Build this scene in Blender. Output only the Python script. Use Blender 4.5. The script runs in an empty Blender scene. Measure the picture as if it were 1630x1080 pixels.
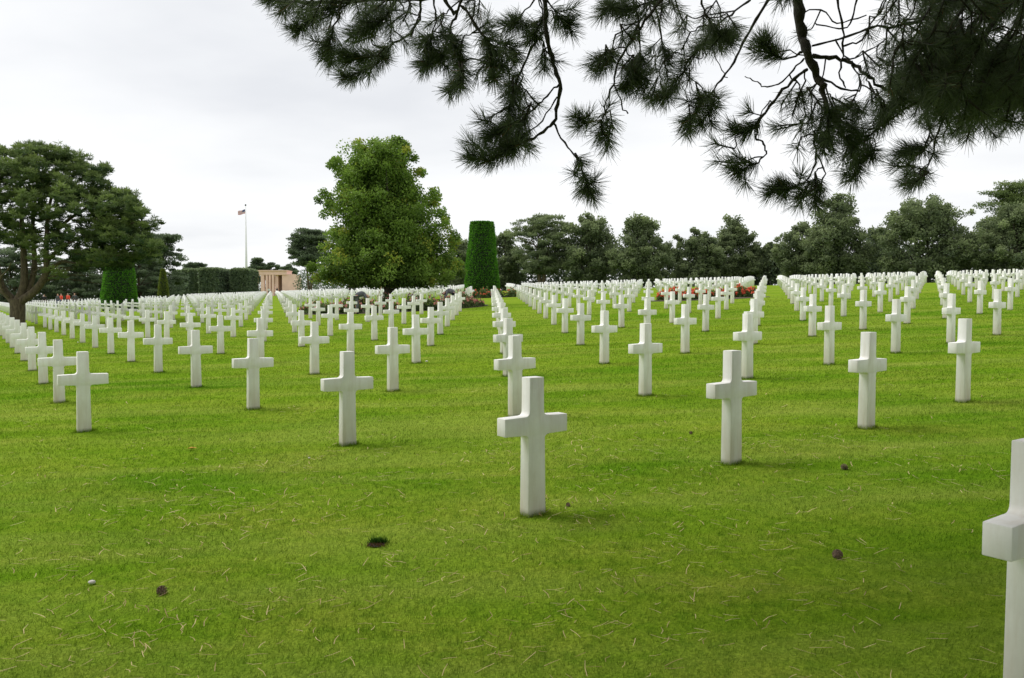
import bpy, bmesh, math, random
import numpy as np
from mathutils import Vector, Matrix
R = random.Random(7); rng = np.random.default_rng(7)
sc = bpy.context.scene; C = sc.collection
# ------------------------------------------------------------------ camera model
HC = 1.7436; PITCH = -0.04284; F = 1249.45
G = (0.0407072499901057, 0.038871343084835565, 0.004657084513174597, 0.005366810734211528, 0.0009821286856854677,
     -0.004695743758229356, -0.007832464971105164, -0.005047755329447816, -0.0012747286117604268)
EDGE = [(-1.2, 105), (-.652, 110), (-.572, 120), (-.424, 160), (-.305, 180), (-.196, 150), (-.092, 120), (-.012, 105), (.068, 98),
        (.148, 95), (.32, 92), (.42, 87), (.532, 82), (.628, 75), (.8, 70), (1.3, 60)]
_eu = np.array([e[0] for e in EDGE]); _ed = np.array([e[1] for e in EDGE])
def edge_d(u): return np.interp(u, _eu, _ed)
def _poly(x, y):
    X = x/50; Y = y/50; g = G
    return g[0]*x+g[1]*y+50*(g[2]*X*X+g[3]*X*Y+g[4]*Y*Y+g[5]*X*X*X+g[6]*X*X*Y+g[7]*X*Y*Y+g[8]*Y*Y*Y)
def gz(x, y):
    x = np.asarray(x, float); y = np.asarray(y, float)
    yy = np.maximum(y, -30.0)
    lim = np.maximum(28.0, .78*yy)
    xc = np.clip(x, -lim, lim)
    u = xc/np.maximum(yy, 20.0)
    D = edge_d(u)
    far = yy > D
    k = np.where(far, D/np.maximum(yy, 1e-3), 1.0)
    zp = _poly(xc*k, np.where(far, D, yy))
    return np.where(far, HC+(zp-HC)/k, zp)
def ground(x, y): return float(gz(x, y))
_c, _s = math.cos(PITCH), math.sin(PITCH)
def P(px, py, d):
    """point of the place seen at photo pixel px,py standing d metres ahead"""
    u = (px-815)/F; v = (540-py)/F
    dx, dy, dz = u, _c - _s*v, _s + _c*v
    t = d/dy
    return Vector((dx*t, d, HC+dz*t))
def gx(px, d):
    x = (px-815)/F*d
    return x*_c, ground(x*_c, d)
cam = bpy.data.cameras.new('camera'); co = bpy.data.objects.new('camera', cam); C.objects.link(co)
cam.sensor_width = 36; cam.lens = F/1630*36; cam.clip_end = 3000; cam.clip_start = .05
co.matrix_world = Matrix.Translation((0, 0, HC)) @ Matrix.Rotation(math.pi/2+PITCH, 4, 'X') @ Matrix.Rotation(.0015, 4, 'Z')
sc.camera = co
sc.render.engine = 'CYCLES'
sc.cycles.use_denoising = True
sc.cycles.max_bounces = 6; sc.cycles.transparent_max_bounces = 8
sc.view_settings.view_transform = 'Standard'; sc.view_settings.look = 'None'; sc.view_settings.exposure = 0
# ------------------------------------------------------------------ materials
def mat(name):
    m = bpy.data.materials.new(name); m.use_nodes = True
    nt = m.node_tree; b = nt.nodes['Principled BSDF']
    return m, nt, b
def nn(nt, t, **kw):
    n = nt.nodes.new(t)
    for k, v in kw.items():
        if k in n.inputs: n.inputs[k].default_value = v
        else: setattr(n, k, v)
    return n
def noise(nt, scale, detail=3, vec=None, rough=.55):
    n = nt.nodes.new('ShaderNodeTexNoise'); n.inputs['Scale'].default_value = scale; n.inputs['Detail'].default_value = detail
    n.inputs['Roughness'].default_value = rough
    if vec is not None: nt.links.new(vec, n.inputs['Vector'])
    return n.outputs['Fac']
def ramp(nt, fac, stops):
    r = nt.nodes.new('ShaderNodeValToRGB'); nt.links.new(fac, r.inputs['Fac'])
    while len(r.color_ramp.elements) < len(stops): r.color_ramp.elements.new(.5)
    for e, (p, c) in zip(r.color_ramp.elements, stops):
        e.position = p; e.color = (*c, 1)
    return r.outputs['Color']
def mix(nt, fac, a, b, mode='MIX'):
    m = nt.nodes.new('ShaderNodeMix'); m.data_type = 'RGBA'; m.blend_type = mode
    for s, v in ((m.inputs['Factor'], fac), (m.inputs['A'], a), (m.inputs['B'], b)):
        if isinstance(v, (int, float)): s.default_value = v
        elif isinstance(v, tuple): s.default_value = (*v, 1)
        else: nt.links.new(v, s)
    return m.outputs['Result']
def bump(nt, b, h, strength=.3, dist=.01):
    n = nt.nodes.new('ShaderNodeBump'); n.inputs['Strength'].default_value = strength; n.inputs['Distance'].default_value = dist
    nt.links.new(h, n.inputs['Height']); nt.links.new(n.outputs['Normal'], b.inputs['Normal'])
def simple(name, col, rough=.7, var=.15, scale=6, metal=0):
    m, nt, b = mat(name)
    tc = nt.nodes.new('ShaderNodeTexCoord')
    f = noise(nt, scale, 4, tc.outputs['Object'])
    c = ramp(nt, f, [(.3, tuple(x*(1-var) for x in col)), (.7, tuple(min(1, x*(1+var)) for x in col))])
    nt.links.new(c, b.inputs['Base Color']); b.inputs['Roughness'].default_value = rough; b.inputs['Metallic'].default_value = metal
    bump(nt, b, f, .2)
    return m
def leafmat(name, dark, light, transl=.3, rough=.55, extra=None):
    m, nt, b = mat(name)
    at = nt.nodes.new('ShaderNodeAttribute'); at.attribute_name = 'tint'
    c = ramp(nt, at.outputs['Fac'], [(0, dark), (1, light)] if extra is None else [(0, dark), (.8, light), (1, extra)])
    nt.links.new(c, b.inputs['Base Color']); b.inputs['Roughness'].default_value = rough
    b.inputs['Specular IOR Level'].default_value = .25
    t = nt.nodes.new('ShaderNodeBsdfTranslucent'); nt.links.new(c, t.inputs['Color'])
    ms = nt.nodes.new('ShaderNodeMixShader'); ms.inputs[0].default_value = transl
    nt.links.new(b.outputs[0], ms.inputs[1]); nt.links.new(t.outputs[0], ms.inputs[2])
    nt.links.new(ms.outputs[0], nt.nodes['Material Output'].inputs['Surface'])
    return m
def grass_colour(nt):
    """one colour field in world position, shared by the turf sheet and its blades"""
    g = nt.nodes.new('ShaderNodeNewGeometry'); p = g.outputs['Position']
    mp = nt.nodes.new('ShaderNodeMapping'); mp.inputs['Scale'].default_value = (.45, 1.0, 1); nt.links.new(p, mp.inputs['Vector'])
    big = noise(nt, .32, 3, mp.outputs[0]); mid = noise(nt, 1.7, 4, mp.outputs[0]); fine = noise(nt, 11, 3, p)
    c = ramp(nt, big, [(.34, (.125, .265, .010)), (.66, (.25, .365, .024))])
    c = mix(nt, ramp(nt, mid, [(.42, (0, 0, 0)), (.75, (.75, .75, .75))]), c, (.33, .375, .05))
    c = mix(nt, ramp(nt, fine, [(.3, (.6, .6, .6)), (.55, (0, 0, 0))]), c, (.09, .20, .008))
    mp2 = nt.nodes.new('ShaderNodeMapping'); mp2.inputs['Rotation'].default_value = (0, 0, -.5); mp2.inputs['Scale'].default_value = (.22, 1.6, 1); nt.links.new(p, mp2.inputs['Vector'])
    st_ = noise(nt, 1.0, 3, mp2.outputs[0]); c = mix(nt, ramp(nt, st_, [(.45, (0, 0, 0)), (.75, (.6, .6, .6))]), c, (.38, .42, .085))
    return c, fine, p
M = {}
m, nt, b = mat('turf'); c, fine, p = grass_colour(nt)
f2 = noise(nt, 60, 3, p); c = mix(nt, ramp(nt, f2, [(.3, (.55, .55, .55)), (.65, (0, 0, 0))]), c, (.04, .10, .008))
nt.links.new(c, b.inputs['Base Color']); b.inputs['Roughness'].default_value = .95; b.inputs['Specular IOR Level'].default_value = .0
bump(nt, b, f2, .6, .03); M['turf'] = m
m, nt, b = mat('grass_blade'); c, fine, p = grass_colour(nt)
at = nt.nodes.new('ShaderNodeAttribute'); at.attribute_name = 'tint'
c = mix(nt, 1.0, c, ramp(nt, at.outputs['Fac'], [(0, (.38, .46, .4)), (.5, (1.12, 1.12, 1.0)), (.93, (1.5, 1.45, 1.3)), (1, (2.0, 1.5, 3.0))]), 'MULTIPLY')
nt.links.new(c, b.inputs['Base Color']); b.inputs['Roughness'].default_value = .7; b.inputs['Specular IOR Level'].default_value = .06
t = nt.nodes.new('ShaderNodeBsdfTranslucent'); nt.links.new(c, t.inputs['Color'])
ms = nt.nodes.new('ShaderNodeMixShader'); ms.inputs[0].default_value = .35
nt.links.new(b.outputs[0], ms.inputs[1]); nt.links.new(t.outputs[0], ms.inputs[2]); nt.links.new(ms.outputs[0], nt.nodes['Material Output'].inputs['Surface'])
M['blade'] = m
m, nt, b = mat('white_marble')
tc = nt.nodes.new('ShaderNodeTexCoord'); oi = nt.nodes.new('ShaderNodeObjectInfo')
ad = nt.nodes.new('ShaderNodeVectorMath'); ad.operation = 'ADD'; nt.links.new(tc.outputs['Object'], ad.inputs[0])
cm = nt.nodes.new('ShaderNodeCombineXYZ'); ml = nn(nt, 'ShaderNodeMath', operation='MULTIPLY'); ml.inputs[1].default_value = 40
nt.links.new(oi.outputs['Random'], ml.inputs[0]); nt.links.new(ml.outputs[0], cm.inputs[0]); nt.links.new(cm.outputs[0], ad.inputs[1])
v = ad.outputs[0]
n1 = noise(nt, 3.2, 5, v, .65)
mp = nt.nodes.new('ShaderNodeMapping'); mp.inputs['Scale'].default_value = (7, 7, .9); nt.links.new(v, mp.inputs['Vector'])
n2 = noise(nt, 2.2, 5, mp.outputs[0], .6)
c = ramp(nt, n1, [(.3, (.78, .775, .74)), (.7, (.93, .925, .895))])
c = mix(nt, ramp(nt, n2, [(.46, (0, 0, 0)), (.72, (.8, .8, .8))]), c, (.73, .70, .63))
sx = nt.nodes.new('ShaderNodeSeparateXYZ'); nt.links.new(tc.outputs['Object'], sx.inputs[0])
mr = nt.nodes.new('ShaderNodeMapRange'); nt.links.new(sx.outputs['Z'], mr.inputs[0])
mr.inputs[1].default_value = .0; mr.inputs[2].default_value = .42; mr.inputs[3].default_value = .95; mr.inputs[4].default_value = .05
mm = nn(nt, 'ShaderNodeMath', operation='MULTIPLY'); nt.links.new(mr.outputs[0], mm.inputs[0]); nt.links.new(n2, mm.inputs[1])
c = mix(nt, mm.outputs[0], c, (.58, .48, .35))
mr2 = nt.nodes.new('ShaderNodeMapRange'); nt.links.new(sx.outputs['Z'], mr2.inputs[0])
mr2.inputs[1].default_value = .0; mr2.inputs[2].default_value = .05; mr2.inputs[3].default_value = .8; mr2.inputs[4].default_value = 0
c = mix(nt, mr2.outputs[0], c, (.27, .29, .17))
rv = nt.nodes.new('ShaderNodeMapRange'); nt.links.new(oi.outputs['Random'], rv.inputs[0]); rv.inputs[3].default_value = .92; rv.inputs[4].default_value = 1.04
hs = nt.nodes.new('ShaderNodeHueSaturation'); nt.links.new(rv.outputs[0], hs.inputs['Value']); nt.links.new(c, hs.inputs['Color'])
nt.links.new(hs.outputs[0], b.inputs['Base Color']); b.inputs['Roughness'].default_value = .55
b.inputs['Specular IOR Level'].default_value = .3
bump(nt, b, noise(nt, 90, 3, v), .25, .002); M['marble'] = m
def barkmat(name, a, b_, scale=5):
    m, nt, b = mat(name); tc = nt.nodes.new('ShaderNodeTexCoord')
    mp = nt.nodes.new('ShaderNodeMapping'); mp.inputs['Scale'].default_value = (3, 3, .8); nt.links.new(tc.outputs['Object'], mp.inputs['Vector'])
    f = noise(nt, scale, 6, mp.outputs[0], .7); c = ramp(nt, f, [(.35, a), (.68, b_)])
    nt.links.new(c, b.inputs['Base Color']); b.inputs['Roughness'].default_value = .9; bump(nt, b, f, .8, .05)
    return m
M['pine_bark'] = barkmat('pine_bark', (.045, .033, .02), (.15, .12, .07), 4)
M['twig_bark'] = barkmat('twig_bark', (.02, .016, .011), (.065, .055, .035), 20)
M['bark'] = barkmat('bark', (.04, .035, .028), (.12, .105, .08))
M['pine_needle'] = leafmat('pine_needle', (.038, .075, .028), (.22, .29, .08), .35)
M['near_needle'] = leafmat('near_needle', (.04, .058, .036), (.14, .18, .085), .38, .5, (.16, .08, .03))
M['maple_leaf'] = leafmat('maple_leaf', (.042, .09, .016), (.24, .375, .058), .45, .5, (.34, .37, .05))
M['far_leaf'] = leafmat('far_leaf', (.088, .122, .068), (.31, .375, .175), .52)  # distance haze is put into these pale, low-contrast leaf colours
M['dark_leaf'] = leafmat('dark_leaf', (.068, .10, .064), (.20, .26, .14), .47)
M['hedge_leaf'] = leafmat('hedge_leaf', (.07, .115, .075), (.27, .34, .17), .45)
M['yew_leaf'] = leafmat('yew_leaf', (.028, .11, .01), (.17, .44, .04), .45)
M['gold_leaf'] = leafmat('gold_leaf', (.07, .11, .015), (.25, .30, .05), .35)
M['rose_leaf'] = leafmat('rose_leaf', (.05, .085, .025), (.20, .27, .09), .35)
M['pink'] = leafmat('pink_petal', (.62, .20, .18), (.85, .48, .42), .35)
M['red'] = leafmat('red_petal', (.75, .07, .035), (.95, .26, .16), .35)
M['soil'] = simple('soil', (.07, .05, .032), .95, .4, 9)
M['limestone'] = simple('limestone', (.80, .54, .47), .85, .10, .4)
M['stone_shade'] = simple('stone_shade', (.30, .21, .18), .9, .12, .4)
M['white_paint'] = simple('white_paint', (.8, .8, .8), .4, .03)
M['skin'] = simple('skin', (.48, .28, .2), .6, .08)
M['hair'] = simple('dark_hair', (.03, .022, .016), .8, .2)
for k, col in dict(black=(.02, .02, .024), grey=(.085, .09, .10), denim=(.06, .08, .14), orange=(.75, .09, .05), white=(.7, .7, .68), tan=(.38, .29, .18), blue=(.1, .17, .33)).items():
    M['cloth_'+k] = simple(k+'_cloth', col, .9, .12, 14)
m, nt, b = mat('striped_cloth'); tc = nt.nodes.new('ShaderNodeTexCoord')
w = nt.nodes.new('ShaderNodeTexWave'); w.inputs['Scale'].default_value = 4; w.bands_direction = 'X'; nt.links.new(tc.outputs['Object'], w.inputs['Vector'])
nt.links.new(ramp(nt, w.outputs['Fac'], [(.4, (.03, .03, .035)), (.6, (.22, .22, .23))]), b.inputs['Base Color']); b.inputs['Roughness'].default_value = .9; M['cloth_striped'] = m
M['cone'] = simple('pine_cone', (.17, .11, .075), .8, .6, 90)
M['dead_needle'] = leafmat('dead_needle', (.28, .17, .06), (.68, .52, .27), .2)
M['yellow_leaf'] = simple('yellow_leaf', (.6, .33, .03), .7, .2, 60)
M['pebble'] = simple('pale_pebble', (.6, .57, .52), .8, .1, 30)
# flag cloth: stripes and canton in the cloth's own coordinates
m, nt, b = mat('flag_cloth'); uv = nt.nodes.new('ShaderNodeUVMap'); uv.uv_map = 'cloth'
sx = nt.nodes.new('ShaderNodeSeparateXYZ'); nt.links.new(uv.outputs[0], sx.inputs[0])
def mth(op, a, bb):
    n = nt.nodes.new('ShaderNodeMath'); n.operation = op
    for s, v_ in ((n.inputs[0], a), (n.inputs[1], bb)):
        if isinstance(v_, (int, float)): s.default_value = v_
        else: nt.links.new(v_, s)
    return n.outputs[0]
st = mth('LESS_THAN', mth('MODULO', mth('MULTIPLY', sx.outputs['Y'], 6.5), 1.0), .5)
c = mix(nt, st, (.75, .75, .75), (.45, .03, .05))
can = mth('MULTIPLY', mth('LESS_THAN', sx.outputs['X'], .4), mth('GREATER_THAN', sx.outputs['Y'], .46))
dots = nt.nodes.new('ShaderNodeTexVoronoi'); dots.inputs['Scale'].default_value = 14; nt.links.new(uv.outputs[0], dots.inputs['Vector'])
cc = mix(nt, mth('LESS_THAN', dots.outputs['Distance'], .25), (.02, .03, .16), (.8, .8, .8))
nt.links.new(mix(nt, can, c, cc), b.inputs['Base Color']); b.inputs['Roughness'].default_value = .8; M['flag'] = m
# ------------------------------------------------------------------ helpers
def tag(o, label=None, cat=None, group=None, kind=None):
    if label: o['label'] = label
    if cat: o['category'] = cat
    if group: o['group'] = group
    if kind: o['kind'] = kind
    return o
def empty(name, loc=(0, 0, 0), label=None, cat=None, group=None):
    o = bpy.data.objects.new(name, None); C.objects.link(o); o.location = loc; o.empty_display_size = .2
    return tag(o, label, cat, group)
def link(name, me, m=None, parent=None, smooth=False, world=True):
    o = bpy.data.objects.new(name, me); C.objects.link(o)
    if m is not None: me.materials.append(m)
    if smooth:
        me.polygons.foreach_set('use_smooth', np.ones(len(me.polygons), bool))
    if parent is not None:
        o.parent = parent
        if world: o.location = -Vector(parent.location)      # vertices were written in world coordinates
    return o
def np_mesh(name, V, Fc, tint=None):
    """V (n,3), Fc (m,k) all faces of the same size"""
    me = bpy.data.meshes.new(name); V = np.ascontiguousarray(V, np.float32); Fc = np.ascontiguousarray(Fc, np.int32)
    k = Fc.shape[1]; n = len(Fc)
    me.vertices.add(len(V)); me.vertices.foreach_set('co', V.ravel())
    me.loops.add(n*k); me.loops.foreach_set('vertex_index', Fc.ravel())
    me.polygons.add(n); me.polygons.foreach_set('loop_start', np.arange(0, n*k, k, dtype=np.int32))
    try: me.polygons.foreach_set('loop_total', np.full(n, k, np.int32))
    except Exception: pass
    if tint is not None:
        a = me.attributes.new('tint', 'FLOAT', 'POINT'); a.data.foreach_set('value', np.ascontiguousarray(tint, np.float32))
    me.update(calc_edges=True)
    return me
def unit(n):
    v = rng.normal(size=(n, 3)); return v/np.linalg.norm(v, axis=1)[:, None]
def norm(v): return v/np.maximum(np.linalg.norm(v, axis=1), 1e-9)[:, None]
def cards(cen, axis, length, width, tint, fold=None):
    """a rhombus leaf or needle at each centre: axis = direction of growth"""
    n = len(cen); axis = norm(axis); side = norm(np.cross(axis, unit(n)))
    L = (np.ones(n)*length)[:, None]/2; W = (np.ones(n)*width)[:, None]/2
    V = np.stack([cen-axis*L, cen+side*W, cen+axis*L, cen-side*W], 1).reshape(-1, 3)
    Fc = np.arange(4*n).reshape(n, 4)
    return V, Fc, np.repeat(np.clip(tint, 0, 1), 4)
class MB:
    def __init__(s): s.v = []; s.f = []
    def add(s, v, f):
        o = len(s.v); s.v += [tuple(x) for x in v]; s.f += [tuple(i+o for i in q) for q in f]
    def box(s, a, b_):
        x0, y0, z0 = a; x1, y1, z1 = b_
        s.add([(x0, y0, z0), (x1, y0, z0), (x1, y1, z0), (x0, y1, z0), (x0, y0, z1), (x1, y0, z1), (x1, y1, z1), (x0, y1, z1)],
              [(3, 2, 1, 0), (4, 5, 6, 7), (0, 1, 5, 4), (1, 2, 6, 5), (2, 3, 7, 6), (3, 0, 4, 7)])
    def tube(s, pts, rad, n=6, cap=True):
        pts = [Vector(p) for p in pts]; rings = []
        side = None
        for i, p in enumerate(pts):
            t = (pts[min(i+1, len(pts)-1)]-pts[max(i-1, 0)]).normalized()
            if side is None:
                side = t.cross(Vector((.31, .17, .93)))
                if side.length < .05: side = t.cross(Vector((1, 0, 0)))
            side = (side - t*side.dot(t)).normalized(); up = t.cross(side)
            r = rad[i] if hasattr(rad, '__len__') else rad
            rings.append([p+(side*math.cos(2*math.pi*k/n)+up*math.sin(2*math.pi*k/n))*r for k in range(n)])
        v = [q for rg in rings for q in rg]; f = []
        for i in range(len(pts)-1):
            for k in range(n):
                a = i*n+k; b_ = i*n+(k+1) % n; f.append((a, b_, b_+n, a+n))
        if cap: f.append(tuple(range(n))[::-1]); f.append(tuple(range((len(pts)-1)*n, len(pts)*n)))
        s.add(v, f)
    def build(s, name, m, parent=None, smooth=False, world=True):
        me = bpy.data.meshes.new(name); me.from_pydata(s.v, [], s.f); me.update()
        return link(name, me, m, parent, smooth, world)
def smooth_poly(pts, k=4):
    """Catmull-Rom through the points"""
    pts = [Vector(p) for p in pts]
    if len(pts) < 3: return [pts[0].lerp(pts[-1], i/k) for i in range(k+1)]
    out = []
    for i in range(len(pts)-1):
        p0 = pts[max(i-1, 0)]; p1 = pts[i]; p2 = pts[i+1]; p3 = pts[min(i+2, len(pts)-1)]
        for j in range(k):
            t = j/k
            out.append(.5*((2*p1)+(p2-p0)*t+(2*p0-5*p1+4*p2-p3)*t*t+(3*p1-p0-3*p2+p3)*t**3))
    out.append(pts[-1]); return out
def inside(poly, x, y):
    r = False; j = len(poly)-1
    for i in range(len(poly)):
        xi, yi = poly[i]; xj, yj = poly[j]
        if (yi > y) != (yj > y) and x < (xj-xi)*(y-yi)/(yj-yi)+xi: r = not r
        j = i
    return r
# ------------------------------------------------------------------ sky and light
w = bpy.data.worlds.new('World'); sc.world = w; w.use_nodes = True; nt = w.node_tree
bg = nt.nodes['Background']; sky = nt.nodes.new('ShaderNodeTexSky'); sky.sky_type = 'NISHITA'; sky.sun_disc = False
SE, SAZ = math.radians(52), math.radians(-68)          # sun high on the left, a little ahead
sky.sun_elevation = SE; sky.sun_rotation = SAZ
nt.links.new(sky.outputs[0], bg.inputs['Color']); bg.inputs['Strength'].default_value = .08
tc = nt.nodes.new('ShaderNodeTexCoord')
sx = nt.nodes.new('ShaderNodeSeparateXYZ'); nt.links.new(tc.outputs['Generated'], sx.inputs[0])
mz = nt.nodes.new('ShaderNodeMath'); mz.operation = 'MAXIMUM'; mz.inputs[1].default_value = .0; nt.links.new(sx.outputs['Z'], mz.inputs[0])
az = nt.nodes.new('ShaderNodeMath'); az.operation = 'ADD'; az.inputs[1].default_value = .16; nt.links.new(mz.outputs[0], az.inputs[0])
dv = nt.nodes.new('ShaderNodeVectorMath'); dv.operation = 'DIVIDE'; nt.links.new(tc.outputs['Generated'], dv.inputs[0])
cb = nt.nodes.new('ShaderNodeCombineXYZ')
for i in range(3): nt.links.new(az.outputs[0], cb.inputs[i])
nt.links.new(cb.outputs[0], dv.inputs[1])
mp = nt.nodes.new('ShaderNodeMapping'); mp.inputs['Scale'].default_value = (.8, 1, 0); mp.inputs['Location'].default_value = (3.1, 1.7, 0); nt.links.new(dv.outputs[0], mp.inputs['Vector'])
cl = noise(nt, .9, 5, mp.outputs[0], .5)
cc = ramp(nt, cl, [(.28, (.74, .755, .785)), (.45, (.86, .87, .885)), (.60, (.94, .945, .95))])
b2 = nt.nodes.new('ShaderNodeBackground'); nt.links.new(cc, b2.inputs['Color']); b2.inputs['Strength'].default_value = 1.16
mx = nt.nodes.new('ShaderNodeMixShader'); mx.inputs[0].default_value = .93
nt.links.new(bg.outputs[0], mx.inputs[1]); nt.links.new(b2.outputs[0], mx.inputs[2]); nt.links.new(mx.outputs[0], nt.nodes['World Output'].inputs['Surface'])
sun = bpy.data.lights.new('sun', 'SUN'); sun.energy = 2.3; sun.angle = math.radians(28); sun.color = (1, .97, .92)
so = bpy.data.objects.new('sun', sun); C.objects.link(so)
sd = Vector((math.sin(SAZ)*math.cos(SE), math.cos(SAZ)*math.cos(SE), math.sin(SE)))
so.rotation_euler = (-sd).to_track_quat('-Z', 'Y').to_euler()
# ------------------------------------------------------------------ ground
xs = np.concatenate([np.linspace(-900, -130, 12), np.linspace(-120, -22, 34), np.linspace(-20, 20, 81), np.linspace(22, 120, 34), np.linspace(130, 900, 12)])
ys = np.concatenate([np.linspace(-60, -6, 10), np.linspace(-5, 30, 90), np.linspace(31, 120, 60), np.linspace(125, 300, 36), np.linspace(330, 1500, 14)])
X, Y = np.meshgrid(xs, ys)
Z = gz(X, Y)
HOLE = P(600, 868, 1); _h = Vector((0, 0, HC)); _d = (HOLE-_h)
k = 1
for _ in range(40):
    q = _h+_d*k; k += (q.z-ground(q.x, q.y))/max(.05, -_d.z)*.5
HOLE = _h+_d*k
def ground_hit(px, py):
    d0 = P(px, py, 1)-_h; t = 1
    for _ in range(60):
        q = _h+d0*t; t += (q.z-ground(q.x, q.y))/max(.05, -d0.z)*.5
    return _h+d0*t
me = np_mesh('ground', np.stack([X.ravel(), Y.ravel(), Z.ravel()], 1),
             np.array([(j*len(xs)+i, j*len(xs)+i+1, (j+1)*len(xs)+i+1, (j+1)*len(xs)+i) for j in range(len(ys)-1) for i in range(len(xs)-1)]))
g = link('ground', me, M['turf'], None, True); tag(g, 'wide mown green lawn of the cemetery', 'lawn', kind='structure')
# ------------------------------------------------------------------ turf blades (nobody could count them)
def blades(n, d0, d1, pw, h, wd, umax=.80):
    """n blades between d0 and d1 ahead, density falling with distance"""
    r = rng.random(n); d = (d0**(2-pw)+(d1**(2-pw)-d0**(2-pw))*r)**(1/(2-pw))
    x = (rng.random(n)*2-1)*umax*d; y = d
    z = gz(x, y)
    near = (np.abs(x-HOLE.x) < .06) & (y > HOLE.y-.05) & (y < HOLE.y+.07)
    patch = .85+.3*np.sin(x*2.1+np.sin(y*1.7))*np.sin(y*2.9+x*.8)*.5+.15*np.sin(x*9+y*4)*np.sin(y*11-x*3)*.5
    sc_ = np.minimum((d/6)**.3, 1.35)
    hh = h*(.5+1.0*rng.random(n)**1.3)*(1+.45*np.exp(-(d-2.6)/2.2))*patch*sc_; ww = wd*(.7+.6*rng.random(n))*(d/5)**.9
    hh = np.where(near, np.where(y > HOLE.y+.012, hh*1.5, hh*.15), hh)
    ang = rng.random(n)*2*np.pi; lean = rng.random(n)*1.15+.1
    # a slight combed lay over metres
    lay = np.sin(x*.9+y*.5)*1.2
    dx = np.cos(ang)*lean*.8+np.cos(lay)*.35; dy = np.sin(ang)*lean*.8+np.sin(lay)*.35
    hh = np.where(rng.random(n) < (d/d1)**2.5, hh*.05, hh)
    tip = np.stack([x+dx*hh, y+dy*hh, z+hh], 1)
    s = rng.random(n)*2*np.pi; sd_ = np.stack([np.cos(s)*ww/2, np.sin(s)*ww/2, np.zeros(n)], 1)
    base = np.stack([x, y, z-.004], 1)
    V = np.stack([base-sd_, base+sd_, tip], 1).reshape(-1, 3)
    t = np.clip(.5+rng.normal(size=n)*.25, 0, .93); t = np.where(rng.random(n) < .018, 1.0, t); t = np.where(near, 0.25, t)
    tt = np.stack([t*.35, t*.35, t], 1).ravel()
    return np_mesh('grass', V, np.arange(3*n).reshape(n, 3), tt)
# ------------------------------------------------------------------ the marble crosses
YAW = math.radians(34.62)
def cross_mesh(detail=True):
    hb, hs, ht = .080, .072, .063       # half widths: foot, shoulder, head
    a0, a1, span, top = .585, .722, .278, 1.0
    fr = .030
    right = [(hb, -.06)]
    def fil(cx, cy, r, s, e, n=4): return [(cx+r*math.cos(math.radians(s+(e-s)*i/n)), cy+r*math.sin(math.radians(s+(e-s)*i/n))) for i in range(n+1)]
    if detail:
        right += fil(hs+fr, a0-fr, fr, 180, 90); right += [(span, a0+.006), (span, a1-.004)]; right += fil(ht+fr+.006, a1+fr+.004, fr+.004, 270, 180)
    else: right += [(hs, a0), (span, a0), (span, a1), (ht+.004, a1)]
    right += [(ht, top)]
    prof = right+[(-x, z) for x, z in reversed(right)]
    bm = bmesh.new(); d = .052
    fr_ = [bm.verts.new((x, -d, z)) for x, z in prof]; bk = [bm.verts.new((x, d, z)) for x, z in prof]
    bm.faces.new(fr_); bm.faces.new(bk[::-1]); n = len(prof)
    for i in range(n): bm.faces.new((fr_[i], bk[i], bk[(i+1) % n], fr_[(i+1) % n]))
    bmesh.ops.recalc_face_normals(bm, faces=bm.faces)
    if detail:
        es = [e for e in bm.edges if len(e.link_faces) == 2 and e.calc_face_angle() > .9]
        bmesh.ops.bevel(bm, geom=es, offset=.0055, segments=2, affect='EDGES', profile=.5)
    me = bpy.data.meshes.new('marble_cross'); bm.to_mesh(me); bm.free()
    me.materials.append(M['marble'])
    if detail:
        me.polygons.foreach_set('use_smooth', np.ones(len(me.polygons), bool))
        me.set_sharp_from_angle(angle=math.radians(40))
    return me
O2 = (0.15310937, 5.66042907); P2 = (-1.91277663, 2.66946157); Q2 = (1.8038374, 1.24537814); K1 = -.03175
pine_x, pine_z = gx(25, 43)
# beds and trees keep the crosses off their ground: (x, y, rx, ry)
KEEP = [(pine_x, 43, 1.3, 1.3)]
BEDS = [('maple', -7.0, 46.5, 6.0, 5.2), ('yew', -1.1, 65.0, 3.1, 2.0), ('red', 10.7, 43.0, 3.6, 1.6), ('left yew', gx(190, 72)[0], 72, 1.9, 1.9)]
spots = []
for i in range(-1, 95):
    for j in range(-60, 90):
        x = O2[0]+i*P2[0]+j*Q2[0]; y = O2[1]+i*P2[1]+j*Q2[1]
        if y < 2.5 or (j < 0 and i < 2 and (i, j) != (-1, 0)): continue
        u = x/y
        if abs(u) > .78: continue
        x *= 1+K1*min(1, (F*u/815)**2); u = x/y
        if y > edge_d(u)-1.0: continue
        if any(((x-k_[0])/k_[2])**2+((y-k_[1])/k_[3])**2 < 1 for k_ in KEEP+[b_[1:] for b_ in BEDS]): continue
        px = 815+F*u
        spots.append((y, x, i, j, px))
spots.sort()
vis = [s for s in spots if -25 < s[4] < 1660]
near_set = vis[:300]; rest = [s for s in spots if s not in set(near_set)]
ORD = 'first second third fourth fifth sixth seventh eighth ninth tenth eleventh twelfth thirteenth fourteenth fifteenth sixteenth seventeenth eighteenth nineteenth twentieth'.split()
rows = {}
for s in near_set: rows.setdefault(s[2], []).append(s)
for r_ in rows.values(): r_.sort(key=lambda s: s[4])
cm_hi = cross_mesh(True)
ROWNAME = {0: 'nearest full row', 1: 'second row back', 2: 'third row back', 3: 'fourth row back', 4: 'fifth row back', 5: 'sixth row back', 6: 'seventh row back', 7: 'eighth row back', 8: 'ninth row back', 9: 'tenth row back'}
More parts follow.
